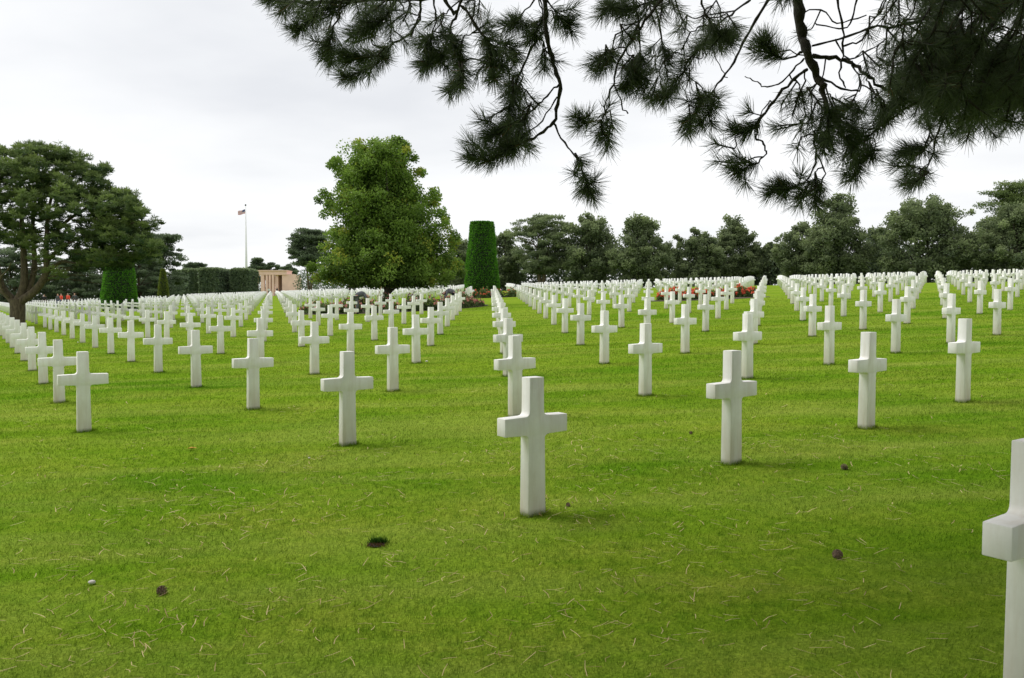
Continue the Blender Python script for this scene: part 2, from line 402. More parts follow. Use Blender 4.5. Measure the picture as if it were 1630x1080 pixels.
special = {(-1, 0): 'nearest white marble cross, cut off by the right edge of the photo', (0, 0): 'large white marble cross alone in the middle foreground lawn'}
for (y, x, i, j, px) in near_set:
    o = bpy.data.objects.new('marble_cross', cm_hi); C.objects.link(o)
    o.location = (x, y, ground(x, y)+(.03 if i == -1 else 0)); jit = R.gauss(0, .6) if y > 8 else 0
    o.rotation_euler = (R.gauss(0, .004), R.gauss(0, .005), YAW+math.radians(jit))
    k = rows[i].index((y, x, i, j, px))
    if (i, j) in special: lab = special[(i, j)]
    elif i in ROWNAME and k < 20: lab = 'white marble cross on the lawn, %s from the left in the %s' % (ORD[k], ROWNAME[i])
    elif px < 600: lab = 'small white marble cross far back among the rows left of the broad maple'
    elif px < 1215: lab = 'small white marble cross far back in the middle rows near the flower beds'
    else: lab = 'small white marble cross far back in the rows below the right tree line'
    tag(o, lab, 'grave marker', 'white marble crosses set in rows across the lawn')
lo = cross_mesh(False); lv = np.zeros(len(lo.vertices)*3, np.float32); lo.vertices.foreach_get('co', lv); lv = lv.reshape(-1, 3)
bm = bmesh.new(); bm.from_mesh(lo); bmesh.ops.triangulate(bm, faces=bm.faces[:]); tris = np.array([[v_.index for v_ in f_.verts] for f_ in bm.faces]); bm.free()
ca, sa = math.cos(YAW), math.sin(YAW)
rv_ = np.stack([lv[:, 0]*ca-lv[:, 1]*sa, lv[:, 0]*sa+lv[:, 1]*ca, lv[:, 2]], 1)
VV = []; FF = []
for n_, s in enumerate(rest):
    VV.append(rv_+np.array([s[1], s[0], ground(s[1], s[0])])); FF.append(tris+n_*len(lv))
bpy.data.meshes.remove(lo)
def simple_marble():
    m, nt, b = mat('distant_marble'); g_ = nt.nodes.new('ShaderNodeNewGeometry')
    nt.links.new(ramp(nt, noise(nt, .8, 3, g_.outputs['Position']), [(.3, (.86, .86, .83)), (.7, (.93, .93, .90))]), b.inputs['Base Color']); b.inputs['Roughness'].default_value = .6
    return m
tag(link('distant_crosses', np_mesh('distant_crosses', np.concatenate(VV), np.concatenate(FF)), simple_marble()),
    'countless small white marble crosses in the farthest rows below the tree line', 'grave markers', 'white marble crosses set in rows across the lawn', 'stuff')
print('crosses', len(near_set), len(rest), 'last near', near_set[-1][0])
# longer uncut blades stand against the feet of the nearer crosses
n_f = 260; cs_ = [s_ for s_ in near_set if s_[0] < 24]
cxy = np.repeat(np.array([(s_[1], s_[0]) for s_ in cs_]), n_f, 0); nf_ = len(cxy); e_ = rng.random(nf_)*4; sd4 = e_.astype(int); f4 = (e_-sd4)*2-1; o4 = .004+np.abs(rng.normal(size=nf_))*.022
lx = np.where(sd4 == 0, f4*.085, np.where(sd4 == 1, f4*.085, np.where(sd4 == 2, .082+o4, -.082-o4))); ly = np.where(sd4 == 0, -.054-o4, np.where(sd4 == 1, .054+o4, f4*.058))
fx = cxy[:, 0]+lx*math.cos(YAW)-ly*math.sin(YAW); fy = cxy[:, 1]+lx*math.sin(YAW)+ly*math.cos(YAW); fz = gz(fx, fy); fh = .022+.030*rng.random(nf_); fw = .003*(fy/5)**.8
an_ = rng.random(nf_)*2*np.pi; tip = np.stack([fx+np.cos(an_)*fh*.45, fy+np.sin(an_)*fh*.45, fz+fh], 1); bs_ = np.stack([fx, fy, fz-.003], 1); sdv = np.stack([np.cos(an_*3)*fw, np.sin(an_*3)*fw, 0*fw], 1)/2
fV = np.stack([bs_-sdv, bs_+sdv, tip], 1).reshape(-1, 3); ft = np.where(rng.random(nf_) < .1, .97, .25+.3*rng.random(nf_)); ft = np.stack([ft*.5, ft*.5, ft], 1).ravel()
gm = blades(900000, 2.6, 46, 1.55, .023, .0040)
nv = len(gm.vertices); gv = np.zeros(nv*3, np.float32); gm.vertices.foreach_get('co', gv); gt = np.zeros(nv, np.float32); gm.attributes['tint'].data.foreach_get('value', gt); bpy.data.meshes.remove(gm)
gv = np.concatenate([gv.reshape(-1, 3), fV]); gt = np.concatenate([gt, ft])
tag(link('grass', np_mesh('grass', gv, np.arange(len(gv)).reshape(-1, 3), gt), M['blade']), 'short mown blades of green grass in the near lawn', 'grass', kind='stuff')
# ------------------------------------------------------------------ broad-leaved trees
def limb(mb, a, b_, r0, r1, wob=.06, n=5):
    a = Vector(a); b_ = Vector(b_); L = (b_-a).length; pts = []
    for k in range(n+1):
        t = k/n; p = a.lerp(b_, t)+Vector((R.gauss(0, wob), R.gauss(0, wob), R.gauss(0, wob)))*L*math.sin(math.pi*t)*.6
        p.z += .08*L*math.sin(math.pi*t); pts.append(p)
    pts = smooth_poly(pts, 2); m_ = len(pts)
    mb.tube(pts, [r0+(r1-r0)*k/(m_-1) for k in range(m_)], 6, False)
def leafy(name, base, sil, leaf, n_cl, per, m, label, cat='tree', group=None, trunk_r=.25, depth=1.0, bark=None, style='broad', skirt=0, tint0=.45, bright=0, clr=.075, split=1, extra=(), gap=.2, lobes_n=22):
    """sil: list of (height in m, left extent m, right extent m) of the crown, relative to the trunk foot"""
    root = empty(name, base, label, cat, group)
    hs = np.array([s[0] for s in sil]); le = np.array([s[1] for s in sil]); ri = np.array([s[2] for s in sil])
    H = hs.max(); h0 = hs.min(); bx = np.array(base)
    wts = np.interp(np.linspace(h0, H, 60), hs, (ri-le)); grid = np.linspace(h0, H, 60); cdf = np.cumsum(wts); cdf /= cdf[-1]
    cen = []; cr = []; lobes = []
    wmax = (ri-le).max(); nl = lobes_n
    for k in range(nl):
        h = np.interp((k+.5+R.uniform(-.4, .4))/nl, cdf, grid); hw = np.interp(h, hs, (ri-le)/2); mid = np.interp(h, hs, (le+ri)/2)
        lr = min(R.uniform(.15, .30)*wmax, hw*.95+.1); m_ = k % 3
        if m_ == 0: a = 0+R.gauss(0, .4)
        elif m_ == 1: a = math.pi+R.gauss(0, .4)
        else: a = R.uniform(math.pi, 2*math.pi)
        off = max(0, hw*R.uniform(.92, 1.10)-lr) if m_ < 2 else max(0, hw-lr)*R.uniform(.4, 1)
        lobes.append((mid+math.cos(a)*off, math.sin(a)*off*depth, min(h, H-lr*.85), lr))
    vol = np.array([l_[3]**2 for l_ in lobes]); vol /= vol.sum()
    for k in range(n_cl):
        l_ = lobes[rng.choice(nl, p=vol)]; dv = unit(1)[0]; dv[2] = dv[2]*.8+.15; rad = (.45+.6*rng.random()) if rng.random() < .8 else rng.random()*.6
        cen.append((l_[0]+dv[0]*l_[3]*rad, l_[1]+dv[1]*l_[3]*rad, l_[2]+dv[2]*l_[3]*rad*.75)); cr.append(H*clr*(.6+.8*rng.random()))
    for e_ in extra:
        for q in range(3):
            e3 = P(e_[0]+R.gauss(0, 3), e_[1]+R.gauss(0, 3), base[1]); cen.append((e3.x-base[0], R.gauss(0, .8), e3.z-base[2])); cr.append(H*clr*R.uniform(.5, .8))
    n_cl = len(cen)
    cen = np.array(cen); cr = np.array(cr); cen[:, 2] = np.clip(cen[:, 2], h0+cr*.7, H-cr*.8)
    # silhouettes of single boughs: push a few clumps out past the line
    n = n_cl*per; ci = np.repeat(np.arange(n_cl), per)
    dirs = unit(n); rad = rng.random(n)**.5
    sq = np.array([1.1, 1.1, .95]) if style != 'pad' else np.array([1.5, 1.5, .5])
    p = cen[ci]+dirs*(rad*cr[ci])[:, None]*sq
    ct = rng.normal(size=n_cl)*.13
    out = np.hypot(cen[:, 0]-np.interp(cen[:, 2], hs, (le+ri)/2), cen[:, 1])/np.maximum(.3, np.interp(cen[:, 2], hs, (ri-le)/2))
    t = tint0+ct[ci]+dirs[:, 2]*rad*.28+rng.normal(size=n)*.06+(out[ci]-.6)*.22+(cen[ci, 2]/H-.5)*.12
    if bright: t = np.where((ct[ci] > .16) & (rng.random(n) < .5), t+bright, t)
    ax = unit(n)+dirs*.8+np.array([0, 0, .25 if style == 'pad' else -.15])
    loose = rng.random(n) < .22
    hh_ = h0+(H-h0)*rng.random(n)**.9; aa = rng.random(n)*2*np.pi; rd = np.sqrt(rng.random(n))*.93; hw_ = np.interp(hh_, hs, (ri-le)/2); md_ = np.interp(hh_, hs, (ri+le)/2)
    q_ = np.stack([md_+np.cos(aa)*rd*hw_, np.sin(aa)*rd*hw_*depth, hh_], 1)
    loose &= (rd < .62) & (hh_ < H*.8)
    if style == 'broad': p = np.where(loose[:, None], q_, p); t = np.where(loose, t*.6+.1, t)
    V, Fc, T = cards(p+bx, ax, leaf*(.7+.6*rng.random(n)), leaf*(.38 if style == 'pad' else .62)*(.8+.4*rng.random(n)), t)
    link('crown', np_mesh('crown', V, Fc, T), m, root)
    mb = MB(); top = H*.8
    midx = lambda h: float(np.interp(h, hs, (le+ri)/2))
    for sidx in range(split):
        off = (sidx-(split-1)/2)*trunk_r*1.3
        pts = [Vector(base)+Vector((off*.4, 0, -.2)), Vector(base)+Vector((off*.6, 0, .25)), Vector(base)+Vector((off*1.5+R.gauss(0, .02)*H, R.gauss(0, .01)*H, H*.25)),
               Vector(base)+Vector((midx(H*.5)*.6+off*3, 0, H*.5)), Vector(base)+Vector((midx(top)*.9+off*2, 0, top))]
        pts = smooth_poly(pts, 4); m_ = len(pts)
        mb.tube(pts, [trunk_r*(1.35 if k == 0 else 1)*(1-k/(m_-1))**.8+.02 for k in range(m_)], 10, False)
    for k in range(min(n_cl, 26)):
        q = Vector(cen[R.randrange(n_cl)])+Vector(base); hb = Vector(base); hb.z += max(h0*.7, (q.z-base[2])*R.uniform(.35, .75)); hb.x += midx(hb.z-base[2])*.5
        limb(mb, hb, q, trunk_r*.3, trunk_r*.06)
    mb.build('trunk', bark or M['bark'], root, True)
    return root
def sil_px(px0, base, d, rows):
    """rows: (photo y, left x, right x) -> metres"""
    out = []
    for (py, l, r) in rows:
        out.append((P(px0, py, d).z-base[2], P(l, py, d).x-base[0], P(r, py, d).x-base[0]))
    out.sort(); return out
def foot(px, d):
    x = P(px, 470, d).x; return (x, d, ground(x, d))
# the maple
bm_ = foot(618, 47)
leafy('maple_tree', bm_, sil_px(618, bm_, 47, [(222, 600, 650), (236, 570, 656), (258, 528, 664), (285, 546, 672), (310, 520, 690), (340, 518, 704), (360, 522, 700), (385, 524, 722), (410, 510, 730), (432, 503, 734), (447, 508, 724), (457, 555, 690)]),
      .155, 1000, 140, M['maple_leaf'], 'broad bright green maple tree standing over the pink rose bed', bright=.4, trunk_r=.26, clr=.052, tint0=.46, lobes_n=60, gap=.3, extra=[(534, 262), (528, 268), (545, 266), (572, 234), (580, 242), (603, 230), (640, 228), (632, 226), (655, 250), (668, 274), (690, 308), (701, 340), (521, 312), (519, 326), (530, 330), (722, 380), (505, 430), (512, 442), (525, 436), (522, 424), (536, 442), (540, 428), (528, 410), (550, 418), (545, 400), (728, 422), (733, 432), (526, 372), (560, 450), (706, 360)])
# ------------------------------------------------------------------ clipped yews and hedges
def clipped(name, base, h, r0, r1, m, label, cat, n=9000, leaf=.13, bulge=.0, group=None, top_round=.12):
    root = empty(name, base, label, cat, group)
    t = rng.random(n); a = rng.random(n)*2*np.pi
    ntop = int(n*.14)
    rad = (r0+(r1-r0)*t+bulge*np.sin(t*np.pi))*(1+.03*np.sin(a*5+t*9)+.02*np.sin(a*11-t*23))
    rad *= 1-.5*np.clip((t-.96)/.04, 0, 1)*top_round-.12*np.clip((.06-t)/.06, 0, 1)
    zz = t*h; zz[:ntop] = h*(1-.012*rng.random(ntop)); rad[:ntop] = r1*np.sqrt(rng.random(ntop))
    dep = rng.random(n)**2*.16; row = np.sin(zz/h*2*np.pi*24)*.5
    p = np.stack([np.cos(a)*(rad-dep), np.sin(a)*(rad-dep), zz+.05], 1)
    ax = np.stack([np.cos(a), np.sin(a), np.full(n, .55)], 1)+unit(n)*.6; ax[:ntop, 2] += 1.2
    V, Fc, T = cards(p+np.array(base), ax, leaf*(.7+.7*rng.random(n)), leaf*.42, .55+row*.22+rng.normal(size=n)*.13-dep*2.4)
    link('foliage', np_mesh('foliage', V, Fc, T), m, root)
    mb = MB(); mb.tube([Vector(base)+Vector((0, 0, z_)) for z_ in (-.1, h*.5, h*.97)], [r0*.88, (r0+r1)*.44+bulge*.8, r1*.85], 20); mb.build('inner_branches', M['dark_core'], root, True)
    return root
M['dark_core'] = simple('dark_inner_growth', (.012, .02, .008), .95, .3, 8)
b_ = foot(767, 66)
clipped('clipped_yew', b_, P(767, 355, 66).z-b_[2], 1.55, .98, M['yew_leaf'], 'tall bright green clipped yew cone rising from the middle flower bed', 'topiary', 17000, .16)
b_ = foot(190, 72)
clipped('clipped_yew', b_, 5.0, 1.62, 1.12, M['yew_leaf'], 'bright green clipped yew half hidden under the big pine', 'topiary', 13000, .16)
b_ = foot(260, 105)
clipped('clipped_yew', b_, P(260, 428, 105).z-b_[2]-.2, .78, .26, M['gold_leaf'], 'slim yellowish green clipped cone in front of the far dark pines', 'topiary', 5000, .18, bulge=.08, top_round=.5)
def hedge_block(px0, px1, ytop, d, label, depth=6, split=None):
    """square-clipped hedge or block tree"""
    a = P(px0, ytop, d); b2_ = P(px1, ytop, d); cx = (a.x+b2_.x)/2; zb = ground(cx, d)
    root = empty('clipped_hedge', (cx, d, zb), label, 'hedge', 'clipped hedge blocks beside the memorial')
    hw = (b2_.x-a.x)/2; hh = a.z-zb; n = int(900+2600*hw*.6)
    sideidx = rng.random(n); x = (rng.random(n)*2-1)*hw; y = (rng.random(n)*2-1)*depth/2; z = rng.random(n)*hh
    y = np.where(sideidx < .5, -depth/2, y); x = np.where((sideidx >= .5) & (sideidx < .62), -hw, x); x = np.where((sideidx >= .62) & (sideidx < .76), hw, x); z = np.where(sideidx >= .76, hh, z)
    rr = (np.abs(x/hw)**8+np.abs(z/hh)**14)**.1; x = x/np.maximum(1, rr*.98); z = z/np.maximum(1, rr*.99)
    p = np.stack([x+cx, y+d, z+zb], 1)+rng.normal(size=(n, 3))*.09
    V, Fc, T = cards(p, unit(n)+np.array([0, -.3, .5]), .45, .3, .38+rng.normal(size=n)*.14+(z/hh > .93)*.4+np.sin(x*2.3)*.07)
    link('foliage', np_mesh('foliage', V, Fc, T), M['hedge_leaf'], root)
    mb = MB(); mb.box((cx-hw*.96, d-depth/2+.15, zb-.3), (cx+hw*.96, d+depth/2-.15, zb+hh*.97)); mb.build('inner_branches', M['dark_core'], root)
hedge_block(283, 296, 433, 170, 'narrow clipped hedge block, leftmost of those beside the memorial')
hedge_block(297, 308, 432, 169, 'second clipped hedge block counted from the left beside the memorial')
hedge_block(309, 324, 431, 167, 'third clipped hedge block counted from the left beside the memorial')
hedge_block(325, 356, 429, 165, 'widest dark green clipped hedge block beside the memorial')
hedge_block(364, 373, 432, 172, 'thin clipped hedge block left of the one behind the flagpole')
hedge_block(374, 404, 430, 168, 'dark green clipped hedge block right behind the flagpole')
# ------------------------------------------------------------------ the far woods
def T(px, ytop, wl, wr, d, kind='broad', lab='', prof=None, trunk=.3, n_cl=150, per=110, leaf=None, hb=None, m=None, split=1, tint0=.45):
    base = foot(px, d); yb = 486-(base[2]-HC)/d*F; h = yb-ytop
    if prof is None:
        prof = [(0, .12), (.06, .38), (.15, .62), (.3, .84), (.5, .98), (.7, 1), (.86, .92), (.96, .6)] if kind == 'broad' else [(0, .3), (.05, .55), (.15, .8), (.3, 1), (.45, 1), (.58, .7), (.66, .4)]
    wl *= 1.13; wr *= 1.13
    rows_ = [(ytop+h*f_, px-wl*w_, px+wr*w_) for f_, w_ in prof]
    s = sil_px(px, base, d, rows_)
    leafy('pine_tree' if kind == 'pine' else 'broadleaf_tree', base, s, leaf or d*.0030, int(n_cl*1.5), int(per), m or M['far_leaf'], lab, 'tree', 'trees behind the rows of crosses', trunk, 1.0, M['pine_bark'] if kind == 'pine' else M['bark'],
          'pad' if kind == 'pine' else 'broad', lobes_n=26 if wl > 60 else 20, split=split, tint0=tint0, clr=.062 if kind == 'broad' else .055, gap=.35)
T(735, 380, 34, 34, 124, lab='dull green tree between the maple and the tall yew cone', n_cl=110)
T(806, 363, 36, 30, 118, lab='open crowned tree just right of the tall yew cone', n_cl=110)
T(862, 334, 50, 58, 112, 'pine', lab='wide dark pine with bare brown trunk right of the yew cone', n_cl=190, prof=[(0, .3), (.06, .55), (.15, .75), (.3, .95), (.5, 1), (.7, .8), (.82, .5)], split=2, trunk=.38)
T(940, 338, 46, 42, 110, lab='leafy dark tree left of the pointed one in the middle of the tree line', n_cl=160)
T(1016, 337, 44, 48, 106, lab='pointed dense dark tree in the middle of the tree line', n_cl=180, prof=[(0, .22), (.08, .42), (.2, .6), (.35, .7), (.5, .85), (.7, 1), (.88, .95), (.97, .6)])
T(1110, 361, 54, 44, 108, lab='low round grey green tree behind the red roses', n_cl=170)
T(1167, 342, 40, 42, 112, lab='tree with thin pointed leader behind the red roses', n_cl=140, prof=[(0, .12), (.08, .25), (.2, .4), (.32, .8), (.5, .95), (.7, 1), (.9, .8)])
T(1222, 384, 32, 34, 110, lab='lowest tree in the dip of the right tree line', n_cl=90)
T(1268, 350, 34, 40, 102, lab='round topped dark tree left of the tall leafy one', n_cl=130, m=M['far_leaf'])
T(1328, 308, 46, 56, 98, lab='tall airy tree under the hanging pine twigs at right', n_cl=190, prof=[(0, .22), (.08, .42), (.2, .56), (.35, .8), (.5, .95), (.7, 1), (.9, .85)])
T(1475, 310, 82, 82, 93, lab='very wide domed grey green tree on the right', n_cl=300, per=110, prof=[(0, .15), (.04, .4), (.12, .58), (.25, .74), (.4, .88), (.6, 1), (.8, .98), (.93, .6)])
T(1610, 284, 48, 60, 104, 'pine', lab='tall rounded pine rising behind the rightmost trees', n_cl=220, prof=[(0, .3), (.06, .6), (.15, .85), (.3, 1), (.5, .95), (.7, .7)], m=M['pine_needle'], tint0=.5)
T(1612, 322, 52, 70, 88, lab='full leafy tree at the right edge in front of the pine', n_cl=240, per=110)
T(1395, 360, 30, 34, 108, lab='dark tree filling the gap left of the wide domed tree', n_cl=90, m=M['dark_leaf'])
T(1700, 300, 70, 70, 95, lab='leafy tree mostly beyond the right edge of the lawn', n_cl=160)
T(493, 362, 30, 31, 140, 'pine', lab='dark umbrella pine beside the pale stone memorial', n_cl=170, prof=[(0, .3), (.06, .6), (.15, .85), (.3, 1), (.45, .95), (.6, .6)], m=M['dark_leaf'], split=2)
T(408, 410, 11, 13, 330, 'pine', lab='small distant pine just right of the flagpole', n_cl=50, m=M['dark_leaf'])
T(432, 417, 16, 16, 330, 'pine', lab='small distant pine showing above the memorial roof', n_cl=50, m=M['dark_leaf'])
T(456, 420, 12, 16, 320, 'pine', lab='distant pine between the memorial roof and the umbrella pine', n_cl=50, m=M['dark_leaf'])
T(305, 417, 16, 14, 260, 'pine', lab='distant pine above the left end of the hedge blocks', n_cl=60, m=M['dark_leaf'])
T(318, 418, 10, 14, 262, 'pine', lab='distant pine above the widest hedge block', n_cl=50, m=M['dark_leaf'])
T(378, 426, 6, 8, 262, 'pine', lab='tiny distant pine left of the flagpole', n_cl=30, m=M['dark_leaf'])
T(262, 366, 46, 34, 125, 'pine', lab='dark pine directly behind the slim yellowish cone', n_cl=200, prof=[(0, .3), (.06, .5), (.2, .7), (.4, .85), (.6, 1), (.8, 1), (.95, .7)], m=M['dark_leaf'])
T(225, 392, 50, 36, 118, 'pine', lab='dark pine seen between the big pine and the clipped yew', n_cl=150, m=M['dark_leaf'], prof=[(0, .3), (.06, .5), (.2, .7), (.4, .85), (.6, 1), (.8, 1), (.95, .7)])
T(120, 395, 60, 60, 112, 'pine', lab='shadowy pine behind the trunk of the big pine', n_cl=170, m=M['dark_leaf'], prof=[(0, .3), (.06, .5), (.2, .7), (.4, .85), (.6, 1), (.8, 1), (.95, .8)])
T(20, 380, 70, 60, 112, 'pine', lab='shadowy pine at the far left edge of the lawn', n_cl=170, m=M['dark_leaf'], prof=[(0, .3), (.06, .5), (.2, .7), (.4, .85), (.6, 1), (.8, 1), (.95, .8)])
# undergrowth: the dark bank of shrubs that closes the view below the crowns
def bank(segs, m, n, name, label, leaf):
    cs = []
    tot = sum(abs(s[1]-s[0]) for s in segs); Vs = []
    for (p0, p1, yt0, yt1, d0, d1) in segs:
        k = int(n*abs(p1-p0)/tot); f_ = rng.random(k); px = p0+(p1-p0)*f_; d = d0+(d1-d0)*f_; yt = yt0+(yt1-yt0)*f_
        x = (px-815)/F*d; zb = gz(x, d); ztop = HC+(486-yt)/F*d; top = zb+(ztop-zb)*(.82+.13*np.sin(x*.9)+.10*np.sin(x*2.3+1))
        h = rng.random(k)**.85
        # the bank leans back as it rises
        Vs.append(np.stack([x, d+h*3+rng.normal(size=k)*1.2, zb-.2+(top-zb)*h], 1))
    p = np.concatenate(Vs); nn_ = len(p)
    t = .3+rng.normal(size=nn_)*.13+.12*np.sin(p[:, 0]*1.7)*np.sin(p[:, 2]*1.9+p[:, 0]*.6)
    V, Fc, Tn = cards(p, unit(nn_)+np.array([0, -.3, .2]), leaf*(.7+.6*rng.random(nn_)), leaf*.6, t)
    return tag(link(name, np_mesh(name, V, Fc, Tn), m), label, 'undergrowth', None, 'stuff')
bank([(395, 480, 446, 444, 268, 268), (-60, 150, 425, 425, 118, 122), (150, 285, 425, 432, 130, 150), (470, 560, 428, 425, 175, 150), (560, 720, 425, 420, 146, 130), (720, 880, 412, 392, 126, 118), (880, 1200, 392, 388, 116, 112), (1200, 1450, 388, 380, 110, 100), (1450, 1760, 380, 370, 100, 92)],
     M['dark_leaf'], 60000, 'undergrowth', 'dark shrubs and low growth closing the gaps beneath the tree line', .46)
# ------------------------------------------------------------------ the big pine on the left
d = 43; base = (pine_x, 43, pine_z)
root = empty('pine_tree', base, 'big spreading pine with forked mossy trunk at the left edge', 'tree')
mb = MB(); Z1 = lambda x, y, dd=0: P(x/3.376, 200+y/3.376, d+dd)
def stem(pts, r0, r1, jd=0):
    pts = smooth_poly([Z1(x, y, jd*k/(len(pts)-1)) for k, (x, y) in enumerate(pts)], 4); n_ = len(pts)
    mb.tube(pts, [r0+(r1-r0)*k/(n_-1) for k in range(n_)], 9, False)
fb = Vector(base)
def trunk_pts(pts): return smooth_poly(pts, 4)
tp = trunk_pts([fb+Vector((.1, 0, -.3)), fb+Vector((.05, 0, .1)), Z1(95, 990), Z1(90, 940)]); mb.tube(tp, [.62, .56, .50, .45, .42, .40, .39, .38, .38, .38, .38, .38, .38][:len(tp)], 12, False)
stem([(90, 960), (128, 860), (128, 720), (118, 560), (112, 420), (105, 250)], .24, .05, .4)
stem([(92, 950), (150, 890), (185, 760), (175, 560), (190, 400), (215, 200)], .20, .04, 1.2)
stem([(95, 960), (190, 890), (245, 800), (248, 690), (258, 480), (300, 280)], .25, .05, -.8)
stem([(85, 965), (30, 905), (-60, 850), (-120, 700), (-140, 500)], .24, .05, .5)
stem([(60, 930), (10, 860), (-20, 700), (-30, 480), (0, 250)], .18, .04, -1.2)
stem([(70, 940), (20, 900), (0, 830), (40, 780), (60, 740)], .08, .02, -1.6)
stem([(246, 740), (330, 660), (450, 600), (600, 560), (740, 520)], .12, .03, -1)
stem([(250, 800), (330, 735), (410, 745), (520, 720), (640, 700)], .10, .02, -1.8)
stem([(252, 620), (380, 500), (520, 420), (640, 380)], .11, .03, 1)
stem([(215, 860), (330, 790), (430, 770), (560, 740)], .08, .02, -1.5)
for q in range(26):      # lower dead sprays
    x = R.uniform(120, 260); y = R.uniform(560, 840)
    stem([(x, y), (x+R.uniform(60, 140), y-R.uniform(-20, 60)), (x+R.uniform(160, 330), y-R.uniform(-30, 70))], .03, .008, R.uniform(-2, 2))
mb.build('trunk', M['pine_bark'], root, True)
poly = [(-220, 250), (-120, 170), (-60, 140), (30, 100), (60, 125), (85, 90), (150, 100), (200, 75), (245, 95), (300, 120), (330, 100), (350, 135), (390, 130), (410, 165), (450, 155), (455, 200), (520, 210), (585, 215), (560, 265), (540, 285), (600, 330), (650, 350), (710, 345), (725, 410), (755, 430), (800, 465), (860, 490), (820, 550), (790, 600), (860, 640), (900, 660), (840, 710), (740, 740), (600, 760), (450, 770), (330, 700), (250, 640), (130, 640), (0, 640), (-120, 700), (-220, 600)]
cen = []; rr = []; tn = []
while len(cen) < 720:
    x = R.uniform(-220, 900); y = R.uniform(75, 770)
    if not inside(poly, x, y-16): continue
    if not all(inside(poly, x+a, y+b2_) for a, b2_ in ((22, 0), (0, -18))) and R.random() < .5: continue
    if x < 460 and 430 < y < 760 and R.random() < .38: continue
    dd = R.gauss(0, 1.7)*(1 if y > 200 else .6)
    cen.append(tuple(Z1(x, y, dd))); rr.append(R.uniform(.26, .46)); tn.append(R.gauss(0, .1)+(.06 if dd < -.8 else -.05)-(.12 if y > 560 else 0))
for (x, y, t_) in [(165, 400, .12), (130, 460, .15), (150, 640, .3), (250, 690, .32), (210, 715, .3), (290, 800, .3), (560, 520, .2), (500, 560, .15), (60, 610, .1), (520, 735, .2), (320, 310, .1), (100, 400, .12)]:
    cen.append(tuple(Z1(x, y, -2.2))); rr.append(.5); tn.append(t_)
    cen.append(tuple(Z1(x+28, y+6, -2.1))); rr.append(.42); tn.append(t_)
cen = np.array(cen); rr = np.array(rr); tn = np.array(tn); per = 190; n = len(cen)*per; ci = np.repeat(np.arange(len(cen)), per)
# each pad is a handful of upright tufts
sub = 9; so_ = unit(len(cen)*sub).reshape(-1, sub, 3)*np.array([1.2, 1.2, .8])
ti = rng.integers(0, sub, n); tc_ = cen[ci]+so_[ci, ti]*rr[ci][:, None]*.8
dr = unit(n); dr[:, 2] = np.abs(dr[:, 2])*.9+.05; dr = norm(dr)
p = tc_+dr*(.05+.15*rng.random(n))[:, None]
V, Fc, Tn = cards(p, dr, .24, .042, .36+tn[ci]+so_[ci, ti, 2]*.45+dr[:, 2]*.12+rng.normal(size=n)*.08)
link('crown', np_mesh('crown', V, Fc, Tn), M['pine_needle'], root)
# ------------------------------------------------------------------ flower beds
def bed(cx, cy, rx, ry, label):
    mb = MB(); n_ = 36; v = [(cx, cy, ground(cx, cy)+.05)]; f = []
    for ring in (.6, 1):
        for k in range(n_):
            a = 2*math.pi*k/n_; x = cx+math.cos(a)*rx*ring; y = cy+math.sin(a)*ry*ring; v.append((x, y, ground(x, y)+(.05 if ring < 1 else .012)))
    for k in range(n_):
        j = (k+1) % n_; f.append((0, 1+k, 1+j)); f.append((1+k, 1+n_+k, 1+n_+j, 1+j))
    mb.add(v, f); o = mb.build('flower_bed', M['soil']); tag(o, label, 'flower bed', kind='structure')
def rose(x, y, w_, h_, petal, label, group, nf=60, nl=700):
    z0 = ground(x, y); root = empty('rose_bush', (x, y, z0), label, 'rose bush', group)
    dr = unit(nl); dr[:, 2] = np.abs(dr[:, 2]); rad = rng.random(nl)**.4*(1+.25*np.sin(dr[:, 0]*7+x*3)*np.sin(dr[:, 1]*6+y))
    p = np.array([x, y, z0])+dr*rad[:, None]*np.array([w_, w_*.8, h_])
    V, Fc, Tn = cards(p, unit(nl)+np.array([0, 0, .6]), .13, .08, .25+.45*dr[:, 2]*rad+rng.normal(size=nl)*.15)
    fo = link('foliage', np_mesh('foliage', V, Fc, Tn), M['rose_leaf'], root)
    c = unit(nf); c[:, 2] = np.abs(c[:, 2])*.6+.35; c = norm(c); q = np.array([x, y, z0+.03])+c*np.array([w_, w_*.8, h_])*(.95+.15*rng.random(nf))[:, None]
    q = np.repeat(q, 7, 0)+rng.normal(size=(nf*7, 3))*.03
    V, Fc, Tn = cards(q, unit(len(q)), .085, .075, .5+rng.normal(size=len(q))*.25)
    tag(link('flower', np_mesh('flower', V, Fc, Tn), petal, root), kind='stuff')
bed(-7.0, 46.5, 5.6, 4.9, 'oval soil bed of pink roses around the maple')
bed(-1.1, 65.0, 2.9, 1.9, 'soil bed around the tall clipped yew')
bed(10.7, 43.0, 3.4, 1.5, 'soil bed of red roses among the crosses')
k = 0; sides = []
for px, d_ in ((497, 43.0), (520, 42.6), (545, 42.3), (568, 43.6), (592, 42.2), (612, 42.6), (634, 42.1), (655, 42.4), (676, 42.6), (697, 43.0), (716, 43.6), (733, 44.0), (748, 44.6)):
    pass
for k in range(14):
    a = math.radians(190+160*k/13); x = -7.0+math.cos(a)*4.9; y = 46.5+math.sin(a)*4.2
    rose(x, y, R.uniform(.45, .62), R.uniform(.45, .75), M['pink'], 'pink rose bush along the front edge of the maple bed, %s from the left' % ORD[k], 'pink rose bushes around the maple', 16)
for k in range(6):
    rose(-7.0+R.uniform(-3.2, 4.2), 46.5+R.uniform(-2.4, 1.5), .6, R.uniform(.7, 1.0), M['pink'], 'pink rose bush inside the bed beneath the maple crown', 'pink rose bushes beneath the maple', 12)
